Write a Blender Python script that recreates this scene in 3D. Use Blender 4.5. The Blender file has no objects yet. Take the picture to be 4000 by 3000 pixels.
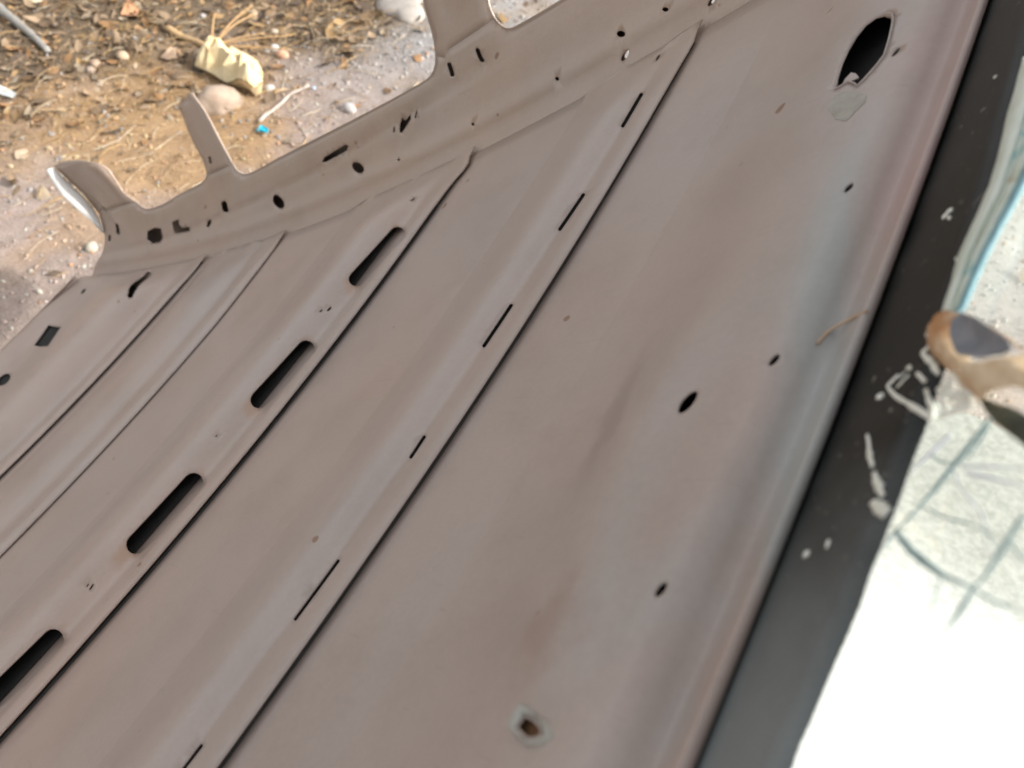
import bpy, bmesh, math
import numpy as np
from mathutils import Vector, Matrix
from mathutils.geometry import delaunay_2d_cdt
scene = bpy.context.scene
# ------------------------------------------------------------------ camera, sky, sun, exposure
CAM_POS = [0.0408, 0.01551, 1.17602]
CAM_AXES = [[-0.817505, -0.575922, 0.0], [-0.441182, 0.626245, -0.642788], [0.370196, -0.525482, -0.766044]]   # rows: image right, image down, view direction (world)
cam = bpy.data.objects.new('camera', bpy.data.cameras.new('camera')); scene.collection.objects.link(cam)
cam.data.sensor_width = 36.0; cam.data.lens = 27.1886; cam.data.clip_start = .01; cam.data.clip_end = 600
_r, _d, _f = (Vector(a) for a in CAM_AXES)
_m = Matrix((_r, -_d, -_f)).transposed().to_4x4(); _m.translation = Vector(CAM_POS); cam.matrix_world = _m
cam.data.dof.use_dof = True; cam.data.dof.focus_distance = .52; cam.data.dof.aperture_fstop = 9.5
scene.camera = cam
SUN = Vector([-0.8095, -0.2606, 0.5018]).normalized()           # towards the sun: low, in front of the windscreen
elev = math.asin(SUN.z)
world = bpy.data.worlds.new('World'); scene.world = world; world.use_nodes = True
wt = world.node_tree; sky = wt.nodes.new('ShaderNodeTexSky'); sky.sky_type = 'NISHITA'; sky.sun_disc = False
sky.sun_elevation = elev; sky.sun_rotation = math.atan2(SUN.x, SUN.y); sky.dust_density = 4.0; sky.air_density = 1.0; sky.ozone_density = .6
hs_ = wt.nodes.new('ShaderNodeHueSaturation'); hs_.inputs['Saturation'].default_value = .10   # hazy, near-white sky
wt.links.new(sky.outputs[0], hs_.inputs['Color']); wt.links.new(hs_.outputs[0], wt.nodes['Background'].inputs[0]); wt.nodes['Background'].inputs[1].default_value = .15
sun = bpy.data.objects.new('sun', bpy.data.lights.new('sun', 'SUN')); scene.collection.objects.link(sun)
sun.data.energy = 2.4; sun.data.angle = math.radians(4); sun.data.color = (1, .95, .88)
sun.rotation_euler = SUN.to_track_quat('Z', 'Y').to_euler()
vs = scene.view_settings; vs.view_transform = 'Standard'; vs.look = 'None'; vs.exposure = 0.92; vs.gamma = 1.0; vs.use_curve_mapping = False
scene.cycles.transparent_max_bounces = 12; scene.cycles.max_bounces = 8
# ------------------------------------------------------------------ measured outlines (metres, in the roof's own frame)
DATA = {
 'bow1_holes': [[[0.2673,0.5112],[0.2669,0.5119],[0.266,0.5119],[0.2645,0.5109],[0.2629,0.5091],[0.2615,0.507],[0.261,0.5054],[0.2611,0.469],[0.2617,0.4686],[0.263,0.4691],[0.2646,0.4702],[0.266,0.4716],[0.2669,0.473],[0.2672,0.4742]],[[0.2648,0.3974],[0.2643,0.3979],[0.2631,0.3977],[0.2612,0.3964],[0.2591,0.3944],[0.2576,0.3925],[0.2571,0.3912],[0.2607,0.3584],[0.2613,0.358],[0.2627,0.3584],[0.2643,0.3593],[0.2657,0.3604],[0.2665,0.3616],[0.2668,0.3626]],[[0.2665,0.2893],[0.2662,0.2899],[0.2653,0.29],[0.2639,0.2895],[0.2623,0.2884],[0.261,0.2871],[0.2605,0.286],[0.2611,0.251],[0.2616,0.2506],[0.2629,0.2507],[0.2644,0.2512],[0.2656,0.252],[0.2665,0.2528],[0.2668,0.2536]],[[0.2647,0.1798],[0.2644,0.1803],[0.2634,0.1804],[0.2619,0.18],[0.26,0.1792],[0.2585,0.1782],[0.258,0.1774],[0.2569,0.1626],[0.2574,0.1621],[0.2588,0.1622],[0.2607,0.1627],[0.2625,0.1634],[0.2636,0.1641],[0.264,0.1648]],[[0.2632,0.0931],[0.2628,0.0935],[0.2617,0.0937],[0.26,0.0935],[0.2581,0.093],[0.2568,0.0924],[0.2563,0.0918],[0.2575,0.0564],[0.258,0.0559],[0.2593,0.0557],[0.261,0.0558],[0.2626,0.0561],[0.2635,0.0565],[0.2639,0.057]],[[0.264,-0.0129],[0.2637,-0.0125],[0.2628,-0.0122],[0.2615,-0.012],[0.2599,-0.0121],[0.2587,-0.0123],[0.2583,-0.0127],[0.2602,-0.0427],[0.2607,-0.0431],[0.2617,-0.0435],[0.263,-0.0437],[0.2641,-0.0437],[0.2648,-0.0435],[0.2651,-0.0432]],[[0.2701,0.561],[0.2691,0.5596],[0.2683,0.5577],[0.268,0.5557],[0.2681,0.554],[0.2686,0.5529],[0.2694,0.5526],[0.2704,0.5532],[0.2714,0.5545],[0.2721,0.5564],[0.2725,0.5585],[0.2725,0.5603],[0.272,0.5614],[0.2711,0.5617]]],
 'bow2_holes': [[[0.567,0.443],[0.5658,0.4465],[0.5629,0.4485],[0.5585,0.4481],[0.5489,0.4426],[0.5314,0.4302],[0.5249,0.4232],[0.5238,0.4187],[0.5534,0.368],[0.5561,0.3655],[0.5602,0.3643],[0.564,0.3642],[0.5678,0.3657],[0.5711,0.3686],[0.5733,0.3725],[0.5738,0.3765]],[[0.5714,0.2846],[0.5702,0.2881],[0.5673,0.2903],[0.5633,0.2908],[0.5584,0.2891],[0.5497,0.284],[0.5358,0.2755],[0.5324,0.2704],[0.5553,0.2138],[0.5575,0.2109],[0.5611,0.209],[0.5649,0.2084],[0.569,0.2095],[0.5726,0.2121],[0.575,0.2156],[0.5758,0.2195]],[[0.5734,0.1265],[0.5722,0.1299],[0.5693,0.1323],[0.5653,0.1331],[0.5609,0.1322],[0.5548,0.1294],[0.5439,0.1246],[0.5392,0.1202],[0.5545,0.058],[0.5567,0.055],[0.5606,0.0528],[0.5645,0.0519],[0.5687,0.0525],[0.5724,0.0545],[0.575,0.0575],[0.5758,0.0609]],[[0.574,-0.0275],[0.5727,-0.0245],[0.5698,-0.0223],[0.5659,-0.0213],[0.5616,-0.0218],[0.5564,-0.0235],[0.5495,-0.026],[0.5453,-0.029],[0.5591,-0.087],[0.5606,-0.0898],[0.5634,-0.0919],[0.5671,-0.093],[0.5712,-0.0928],[0.5748,-0.0914],[0.5773,-0.089],[0.5781,-0.0861]],[[0.5701,0.4932],[0.5693,0.4924],[0.5687,0.4911],[0.5685,0.4895],[0.5686,0.488],[0.5691,0.4869],[0.5697,0.4863],[0.5705,0.4864],[0.5712,0.4872],[0.5718,0.4885],[0.5721,0.4901],[0.572,0.4916],[0.5716,0.4928],[0.5709,0.4934]],[[0.5681,0.3337],[0.5676,0.3331],[0.5672,0.3321],[0.567,0.3306],[0.5671,0.3292],[0.5675,0.3279],[0.568,0.3271],[0.5686,0.327],[0.5691,0.3275],[0.5695,0.3286],[0.5697,0.3301],[0.5696,0.3315],[0.5692,0.3328],[0.5687,0.3336]],[[0.574,0.3272],[0.5735,0.3268],[0.5732,0.3261],[0.5731,0.3251],[0.5733,0.3242],[0.5736,0.3235],[0.574,0.323],[0.5745,0.323],[0.575,0.3234],[0.5753,0.3241],[0.5754,0.3251],[0.5753,0.326],[0.575,0.3268],[0.5745,0.3272]],[[0.5708,0.0184],[0.5703,0.0181],[0.5698,0.0173],[0.5695,0.0161],[0.5693,0.0148],[0.5693,0.0137],[0.5695,0.0129],[0.5699,0.0126],[0.5704,0.0129],[0.5709,0.0137],[0.5713,0.0148],[0.5715,0.0161],[0.5715,0.0173],[0.5712,0.0181]],[[0.5744,0.0167],[0.574,0.0165],[0.5736,0.0161],[0.5733,0.0155],[0.5731,0.0147],[0.5731,0.0141],[0.5732,0.0136],[0.5735,0.0134],[0.5739,0.0136],[0.5743,0.014],[0.5747,0.0146],[0.5749,0.0154],[0.5749,0.016],[0.5747,0.0165]],[[0.5764,0.1711],[0.5761,0.171],[0.5757,0.1705],[0.5754,0.1698],[0.5753,0.1691],[0.5753,0.1684],[0.5755,0.168],[0.5758,0.1678],[0.5761,0.168],[0.5765,0.1685],[0.5768,0.1691],[0.5769,0.1699],[0.5769,0.1705],[0.5767,0.171]]],
 'bow4_holes': [[[1.3432,0.4708],[1.3423,0.4733],[1.3351,0.4731],[1.3229,0.4701],[1.3068,0.4644],[1.2898,0.4572],[1.2801,0.4515],[1.2442,0.3944],[1.2449,0.3921],[1.2475,0.3909],[1.2512,0.3912],[1.2552,0.3929],[1.2586,0.3956],[1.2604,0.3986]],[[1.5378,0.2857],[1.5595,0.3333],[1.4783,0.331],[1.4069,0.2772]],[[1.5079,0.2161],[1.4832,0.2111],[1.4598,0.2043],[1.4489,0.1978],[1.4529,0.1928],[1.4709,0.1901],[1.4988,0.1902],[1.5155,0.1914],[1.5291,0.1948],[1.5394,0.2],[1.5442,0.2061],[1.5425,0.2117],[1.5347,0.2157],[1.5223,0.2172]],[[1.5568,0.43],[1.5529,0.4285],[1.5495,0.4259],[1.5471,0.4229],[1.5462,0.4199],[1.5472,0.4177],[1.5497,0.4165],[1.553,0.4166],[1.5567,0.4181],[1.5601,0.4206],[1.5625,0.4236],[1.5635,0.4266],[1.5627,0.429],[1.5603,0.4302]]],
 'bow3_holes': [],
 'header_holes': [[[0.0554,0.1815],[0.0545,0.1805],[0.0539,0.1791],[0.0538,0.1773],[0.054,0.1754],[0.0546,0.1737],[0.0555,0.1723],[0.0566,0.1714],[0.0577,0.1711],[0.0588,0.1714],[0.0596,0.1723],[0.0602,0.1738],[0.0604,0.1755],[0.0602,0.1774],[0.0596,0.1792],[0.0587,0.1807],[0.0576,0.1816],[0.0565,0.1819]],[[0.0252,0.1949],[0.0248,0.1943],[0.0247,0.1932],[0.0249,0.1919],[0.0253,0.1906],[0.0259,0.1897],[0.0266,0.1893],[0.0273,0.1896],[0.0278,0.1904],[0.028,0.1915],[0.0278,0.1928],[0.0273,0.1939],[0.0266,0.1947],[0.0258,0.1951]],[[0.0258,0.2874],[0.0255,0.2866],[0.0254,0.2854],[0.0256,0.2841],[0.0261,0.283],[0.0268,0.2823],[0.0276,0.2822],[0.0282,0.2827],[0.0286,0.2836],[0.0286,0.2847],[0.0284,0.2859],[0.0278,0.287],[0.0271,0.2876],[0.0263,0.2877]],[[0.0279,0.1021],[0.0273,0.1015],[0.027,0.1006],[0.027,0.0995],[0.0274,0.0984],[0.028,0.0975],[0.0287,0.097],[0.0294,0.0971],[0.03,0.0976],[0.0303,0.0985],[0.0303,0.0996],[0.03,0.1007],[0.0294,0.1016],[0.0287,0.1021]],[[0.031,0.3837],[0.0307,0.3827],[0.0307,0.3814],[0.031,0.3801],[0.0315,0.3789],[0.0322,0.3782],[0.0329,0.378],[0.0334,0.3785],[0.0338,0.3795],[0.0338,0.3808],[0.0335,0.3822],[0.033,0.3833],[0.0323,0.3841],[0.0316,0.3842]],[[0.0603,0.3723],[0.0629,0.3836],[0.0645,0.3971],[0.0644,0.4086],[0.0628,0.4189],[0.0591,0.4259],[0.0535,0.4277],[0.0482,0.4263],[0.0435,0.4216],[0.0414,0.4158],[0.0398,0.4061],[0.0382,0.3935],[0.0374,0.3827],[0.0396,0.3758],[0.0433,0.3687],[0.0462,0.3646],[0.0496,0.3692],[0.054,0.3739],[0.0565,0.3724]],[[0.058,0.0485],[0.0572,0.0527],[0.0533,0.0529],[0.0487,0.052],[0.045,0.0496],[0.0464,0.0476],[0.0502,0.0463],[0.0543,0.0469]]],
 'side_out': [[1.5589,0.0259],[1.5339,0.045],[1.5266,0.0595],[1.5239,0.0845],[1.5215,0.1085],[1.5177,0.1325],[1.5198,0.1661],[1.523,0.2008],[1.5046,0.2028],[1.4531,0.1984],[1.4163,0.1933],[1.3887,0.1848],[1.3727,0.1688],[1.3769,0.1455],[1.3856,0.1166],[1.3741,0.101],[1.3627,0.0894],[1.3427,0.0795],[1.2728,0.0807],[1.2209,0.0874],[1.152,0.0901],[1.1247,0.0935],[1.1136,0.0995],[1.1098,0.1175],[1.1169,0.153],[1.1105,0.1963],[1.1101,0.1996],[1.1083,0.1998],[1.087,0.2024],[1.0657,0.2054],[1.0628,0.2053],[1.0603,0.202],[1.0475,0.17],[1.0437,0.1287],[1.0333,0.0943],[1.0273,0.0856],[1.0139,0.0793],[0.9877,0.0778],[0.9138,0.0812],[0.7959,0.0812],[0.6931,0.0792],[0.6025,0.077],[0.5812,0.0772],[0.5697,0.0822],[0.5625,0.0928],[0.5585,0.109],[0.558,0.1265],[0.5558,0.1432],[0.5489,0.1665],[0.5427,0.1937],[0.4426,0.147],[0.4633,0.1289],[0.4701,0.1078],[0.4695,0.0931],[0.4628,0.0818],[0.4539,0.0752],[0.438,0.0733],[0.3825,0.0708],[0.3323,0.0683],[0.2914,0.0674]],
 'side_holes': [[[1.4681,0.0707],[1.4661,0.0721],[1.4628,0.073],[1.459,0.0731],[1.4557,0.0724],[1.4539,0.0712],[1.4539,0.0697],[1.462,0.0569],[1.4637,0.0555],[1.4669,0.0547],[1.4707,0.0545],[1.4742,0.0551],[1.4762,0.0563],[1.4764,0.0578]],[[1.51,0.055],[1.5086,0.0558],[1.5063,0.0563],[1.5038,0.0563],[1.5017,0.0558],[1.5006,0.055],[1.5007,0.054],[1.5053,0.0485],[1.5066,0.0477],[1.5089,0.0472],[1.5114,0.0472],[1.5136,0.0477],[1.5148,0.0485],[1.5147,0.0495]],[[1.4858,0.0958],[1.4889,0.0959],[1.491,0.0971],[1.4919,0.0992],[1.4912,0.1017],[1.4892,0.1042],[1.4862,0.1062],[1.4828,0.1072],[1.4799,0.1071],[1.4778,0.1059],[1.477,0.1038],[1.4777,0.1013],[1.4797,0.0988],[1.4826,0.0968]],[[1.3587,0.0497],[1.3291,0.0523],[1.3071,0.0487],[1.3094,0.0371],[1.3202,0.0305],[1.3549,0.0308],[1.3664,0.0382]],[[1.1427,0.0394],[1.1411,0.0383],[1.1411,0.0368],[1.1427,0.0353],[1.1455,0.0341],[1.149,0.0334],[1.1526,0.0333],[1.1556,0.0338],[1.1573,0.0349],[1.1573,0.0364],[1.1557,0.0379],[1.1528,0.0392],[1.1492,0.0399],[1.1456,0.04]],[[1.0969,0.0558],[1.0953,0.0576],[1.0916,0.0587],[1.0871,0.0588],[1.0827,0.0579],[1.0798,0.0563],[1.079,0.0543],[1.0803,0.046],[1.0817,0.0442],[1.0851,0.0431],[1.0896,0.043],[1.0941,0.0439],[1.0973,0.0455],[1.0983,0.0475]],[[1.0888,0.1193],[1.088,0.12],[1.0865,0.1204],[1.0847,0.1205],[1.0831,0.1201],[1.0821,0.1193],[1.082,0.1185],[1.0849,0.1119],[1.0857,0.1112],[1.0872,0.1107],[1.089,0.1107],[1.0906,0.1111],[1.0916,0.1118],[1.0918,0.1126]],[[0.5476,0.0784],[0.5472,0.0794],[0.5459,0.08],[0.5442,0.0799],[0.5424,0.0793],[0.5411,0.0784],[0.5406,0.0772],[0.5398,0.068],[0.5402,0.067],[0.5414,0.0665],[0.5431,0.0665],[0.5449,0.067],[0.5463,0.068],[0.5469,0.0691]],[[0.5021,0.0754],[0.5018,0.0763],[0.5007,0.0769],[0.4991,0.0769],[0.4975,0.0764],[0.4962,0.0754],[0.4956,0.0743],[0.494,0.0644],[0.4942,0.0634],[0.4953,0.0629],[0.4969,0.0628],[0.4986,0.0633],[0.4999,0.0643],[0.5005,0.0653]],[[0.8174,0.0545],[0.8086,0.0587],[0.7576,0.0608],[0.7528,0.0577],[0.7609,0.0537],[0.8092,0.0527]],[[0.7286,0.0272],[0.7324,0.0269],[0.7381,0.0278],[0.7443,0.0298],[0.7494,0.0325],[0.7523,0.0355],[0.7527,0.038],[0.7506,0.0396],[0.7465,0.0399],[0.7413,0.0388],[0.7359,0.0366],[0.7313,0.0338],[0.7283,0.0309],[0.7273,0.0286]],[[0.9237,0.0259],[0.9292,0.026],[0.937,0.0275],[0.9446,0.0304],[0.95,0.0341],[0.9525,0.0379],[0.9518,0.0409],[0.9482,0.0425],[0.9426,0.0424],[0.9361,0.0405],[0.9298,0.0374],[0.925,0.0336],[0.9221,0.03],[0.9214,0.0273]],[[0.3938,0.0187],[0.3948,0.0186],[0.3959,0.0189],[0.397,0.0195],[0.3979,0.0203],[0.3986,0.021],[0.3988,0.0216],[0.3984,0.0219],[0.3975,0.022],[0.3962,0.0217],[0.3949,0.0212],[0.3938,0.0205],[0.3933,0.0197],[0.3933,0.0191]],[[0.5171,0.0201],[0.5179,0.0201],[0.5191,0.0204],[0.5203,0.0208],[0.5214,0.0215],[0.5221,0.0221],[0.5224,0.0226],[0.5221,0.0229],[0.5213,0.0229],[0.52,0.0227],[0.5187,0.0222],[0.5175,0.0216],[0.5168,0.021],[0.5166,0.0205]],[[0.3135,0.0224],[0.3142,0.0219],[0.3158,0.022],[0.318,0.0225],[0.3203,0.0233],[0.3224,0.0244],[0.3238,0.0255],[0.3241,0.0264],[0.3234,0.0269],[0.3218,0.0268],[0.3196,0.0263],[0.3172,0.0254],[0.3152,0.0244],[0.3138,0.0233]],[[0.2674,0.0214],[0.2679,0.0211],[0.2689,0.0211],[0.2703,0.0214],[0.2718,0.022],[0.2732,0.0228],[0.2741,0.0235],[0.2744,0.0241],[0.274,0.0245],[0.2729,0.0245],[0.2715,0.0241],[0.2699,0.0235],[0.2685,0.0228],[0.2676,0.022]],[[0.6505,0.0229],[0.6507,0.0226],[0.6514,0.0224],[0.6525,0.0225],[0.6538,0.0227],[0.6551,0.0231],[0.656,0.0235],[0.6565,0.0239],[0.6564,0.0242],[0.6557,0.0244],[0.6545,0.0243],[0.6532,0.0241],[0.6519,0.0237],[0.651,0.0233]],[[0.6611,0.0524],[0.6608,0.0528],[0.6601,0.053],[0.6592,0.0529],[0.6584,0.0526],[0.6578,0.0521],[0.6577,0.0517],[0.6582,0.0487],[0.6585,0.0483],[0.6592,0.0481],[0.6601,0.0482],[0.6609,0.0485],[0.6615,0.0489],[0.6617,0.0494]],[[0.6169,0.0552],[0.6165,0.0555],[0.6157,0.0556],[0.6149,0.0554],[0.6142,0.0551],[0.6138,0.0546],[0.6138,0.0542],[0.6157,0.0508],[0.6161,0.0505],[0.6168,0.0504],[0.6177,0.0505],[0.6184,0.0509],[0.6188,0.0513],[0.6188,0.0518]],[[0.649,0.0458],[0.6482,0.0527],[0.6423,0.056],[0.6371,0.0532],[0.6302,0.0549],[0.6263,0.0555],[0.626,0.0519],[0.6345,0.0481],[0.6449,0.0443]],[[1.2654,0.0535],[1.2415,0.0547],[1.2414,0.0462],[1.2339,0.0415],[1.2152,0.0401],[1.2158,0.0346],[1.2675,0.0362]]],
 'flange': [[[1.523,0.5438,-0.3038],[1.519,0.5295,-0.3066]],[[1.5208,0.5444,-0.286],[1.5168,0.5213,-0.2806]],[[1.5198,0.5447,-0.2685],[1.5158,0.5158,-0.2568]],[[1.5183,0.5448,-0.253],[1.5143,0.5164,-0.2366]],[[1.5177,0.5447,-0.2345],[1.5137,0.5173,-0.2161]],[[1.5202,0.5436,-0.2129],[1.5162,0.5198,-0.1959]],[[1.5234,0.5394,-0.1924],[1.5194,0.5213,-0.1786]],[[1.5253,0.5257,-0.1674],[1.5213,0.5205,-0.1638]]],
 'through': [[[0.312,0.0112],[0.3115,0.0102],[0.3118,0.0091],[0.313,0.008],[0.3149,0.0072],[0.317,0.0068],[0.3191,0.0068],[0.3206,0.0074],[0.3213,0.0083],[0.321,0.0095],[0.3197,0.0106],[0.3177,0.0115],[0.3154,0.0119],[0.3134,0.0118]],[[0.2247,0.0121],[0.2244,0.0113],[0.2249,0.0104],[0.226,0.0096],[0.2275,0.009],[0.2292,0.0088],[0.2308,0.0089],[0.2318,0.0093],[0.2322,0.0101],[0.2317,0.0109],[0.2305,0.0118],[0.2289,0.0124],[0.2272,0.0127],[0.2257,0.0126]]],
 'corner_holes': [[[1.5119,0.5251],[1.4895,0.5271],[1.4618,0.524],[1.4433,0.5104],[1.4573,0.5059],[1.4913,0.5089]],[[1.5661,0.5289],[1.5608,0.5268],[1.5559,0.5235],[1.5526,0.5196],[1.5514,0.516],[1.5526,0.5133],[1.5559,0.512],[1.5607,0.5124],[1.566,0.5145],[1.5709,0.5178],[1.5742,0.5217],[1.5755,0.5253],[1.5743,0.5281],[1.5709,0.5294]]],
 'frit': [[0.0519,0.3204],[0.0528,0.3035],[0.0531,0.2865],[0.0548,0.2669],[0.0555,0.2468],[0.0562,0.2259],[0.0565,0.2087],[0.0574,0.1896],[0.058,0.1712],[0.0578,0.1576],[0.0577,0.1489],[0.0571,0.144],[0.0568,0.1371],[0.0566,0.1278],[0.0561,0.1221],[0.0558,0.1149],[0.055,0.1081],[0.0553,0.0993],[0.0544,0.0914],[0.0535,0.085],[0.0528,0.0784],[0.0521,0.0715],[0.0512,0.0663],[0.0512,0.0614],[0.0505,0.0544]],
 'cracks': [[[0.078,0.145],[0.0768,0.1428],[0.0726,0.1368],[0.0684,0.1305],[0.064,0.125],[0.0606,0.1207],[0.0582,0.1193]],[[0.0582,0.1193],[0.0614,0.1156],[0.0684,0.1098],[0.0765,0.1039],[0.0813,0.1016],[0.0858,0.0993]],[[0.0934,0.1144],[0.0913,0.1093],[0.0894,0.1045],[0.0871,0.1],[0.0858,0.0993]],[[0.0858,0.0993],[0.0851,0.0967],[0.0834,0.0934],[0.0815,0.0898]],[[0.0669,0.1452],[0.0617,0.1408],[0.057,0.1375]],[[0.0722,0.1338],[0.0818,0.1299],[0.0928,0.1253]],[[0.0747,0.131],[0.084,0.1259],[0.0933,0.1207]],[[0.0782,0.1429],[0.0762,0.1377],[0.074,0.1338]],[[0.0582,0.1193],[0.0571,0.1179],[0.0563,0.1148]],[[0.0858,0.0993],[0.0916,0.0956],[0.1,0.0916]],[[0.064,0.125],[0.0726,0.1191],[0.0823,0.1148],[0.0906,0.1079]],[[0.0765,0.1039],[0.0768,0.0976],[0.0746,0.0916]],[[0.0708,0.1336],[0.075,0.1258],[0.0824,0.1188],[0.0894,0.1045]],[[0.0913,0.1093],[0.0943,0.105],[0.0983,0.1017]],[[0.0617,0.1408],[0.0666,0.1365],[0.0727,0.1341]]],
 'chips': [[[[0.0336,0.1578],[0.0363,0.1529],[0.0379,0.1491],[0.0415,0.1435]],0.0008],[[[0.043,0.141],[0.0458,0.1371],[0.05,0.1313]],0.0012],[[[0.0472,0.1301],[0.0502,0.1278],[0.0539,0.1251]],0.0019],[[[0.0333,0.1732],[0.0331,0.1713]],0.0015],[[[0.0349,0.1755],[0.0396,0.1697],[0.0434,0.1665],[0.0517,0.1596],[0.0563,0.1552],[0.0591,0.1527]],0.0009],[[[0.0349,0.1755],[0.0383,0.1785]],0.0008],[[[0.0591,0.1527],[0.0584,0.1558],[0.0557,0.1605],[0.0528,0.1656]],0.0008],[[[0.0328,0.2515],[0.0343,0.2533],[0.0365,0.2537]],0.0012],[[[0.0354,0.2507],[0.037,0.248]],0.0007],[[[0.0507,0.1982],[0.051,0.2007]],0.0015],[[[0.0469,0.1905],[0.0449,0.1902]],0.0012],[[[0.0466,0.222],[0.0518,0.2121],[0.0507,0.22]],0.0005],[[[0.0414,0.1799],[0.0433,0.178]],0.0008],[[[0.0605,0.1691],[0.0651,0.1623],[0.0681,0.1586]],0.0008],[[[0.0586,0.1652],[0.0615,0.1606],[0.065,0.1547]],0.0007],[[[0.0649,0.1597],[0.0674,0.1551],[0.0708,0.1517]],0.0012],[[[0.0456,0.183],[0.0524,0.175],[0.0561,0.1694]],0.001],[[[0.0466,0.1749],[0.0517,0.1689]],0.0007],[[[0.025,0.12],[0.0265,0.1185]],0.0011],[[[0.0337,0.122],[0.034,0.1193]],0.0007],[[[0.0542,0.2328],[0.0541,0.2276],[0.053,0.2254]],0.001],[[[0.0361,0.3298],[0.035,0.329]],0.0008],[[[0.0478,0.1852],[0.052,0.1804]],0.0012],[[[0.0575,0.1638],[0.0619,0.157],[0.0647,0.1508]],0.0008],[[[0.0599,0.1669],[0.0635,0.1596],[0.0688,0.1521]],0.0007],[[[0.0671,0.1602],[0.0711,0.1542]],0.0014],[[[0.0618,0.152],[0.0669,0.152],[0.0725,0.1512]],0.001],[[[0.0433,0.1759],[0.0395,0.1725]],0.0005],[[[0.0458,0.1821],[0.0478,0.1841]],0.0008],[[[0.041,0.1783],[0.0389,0.1767]],0.0004],[[[0.0575,0.1804],[0.058,0.1753]],0.0007],[[[0.051,0.2137],[0.0518,0.2078]],0.0005],[[[0.0512,0.2227],[0.0521,0.2149]],0.0005],[[[0.0545,0.233],[0.0529,0.2271]],0.0008]],
 'strip': [[[0.0519,0.3204],[0.0763,0.2648]],[[0.0526,0.3046],[0.0753,0.2537]],[[0.0531,0.2865],[0.0746,0.2416]],[[0.0548,0.2669],[0.0719,0.2328]],[[0.0558,0.2454],[0.0699,0.2246]],[[0.0533,0.2283],[0.067,0.2152]],[[0.0515,0.2184],[0.065,0.2063]],[[0.0524,0.2059],[0.0633,0.198]],[[0.0529,0.1924],[0.0624,0.1882]],[[0.0492,0.1865],[0.0591,0.1847]]],
 'rust': [[0.0443,0.1887],[0.0505,0.1893],[0.0546,0.1904],[0.0583,0.1905],[0.0634,0.1859],[0.0713,0.1773],[0.0804,0.1668],[0.0903,0.1535],[0.0925,0.1434],[0.0858,0.149],[0.0794,0.1495],[0.0742,0.1511],[0.0679,0.1583],[0.0594,0.1682],[0.0511,0.1791]],
 'cup': [[0.0618,0.1817],[0.0644,0.1832],[0.0716,0.1762],[0.0806,0.1656],[0.0873,0.1572],[0.083,0.1577],[0.0753,0.161],[0.0688,0.1654],[0.0636,0.1739]],
 'wedge': [[0.0733,0.1535],[0.078,0.1501],[0.0839,0.1458],[0.0909,0.1394],[0.0931,0.1288],[0.0876,0.1345],[0.0815,0.1408],[0.0756,0.1484]],
 'residue': [[0.0589,0.357],[0.0591,0.3667],[0.0536,0.366],[0.0455,0.3606],[0.0383,0.3527],[0.0375,0.3468],[0.0403,0.3427],[0.0437,0.3377],[0.0507,0.3436]],
 'streaks': [[[[0.0442,0.2467],[0.0504,0.2491],[0.0555,0.2535],[0.0617,0.2554]],0.0011],[[[0.0405,0.2386],[0.0437,0.2438],[0.0449,0.2495]],0.0006],[[[0.0407,0.174],[0.0463,0.1782],[0.0491,0.1802]],0.0007],[[[0.0484,0.2721],[0.0533,0.2745],[0.0579,0.2732]],0.0008],[[[0.0335,0.1184],[0.034,0.1234]],0.0008],[[[0.0216,0.1568],[0.0247,0.1527]],0.0008]],
 'straw_header': [[0.0164,0.2045,-0.0527],[0.0158,0.2089,-0.0522],[0.0148,0.2133,-0.0513],[0.0093,0.2157,-0.0525],[0.0011,0.2151,-0.0565]],
 'M': [[0.810386,0.0739,-0.581217],[-0.0,-0.992013,-0.126132],[-0.585897,0.102216,-0.803914]],
 'T': [0.0,0.0,0.9243],
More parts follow.
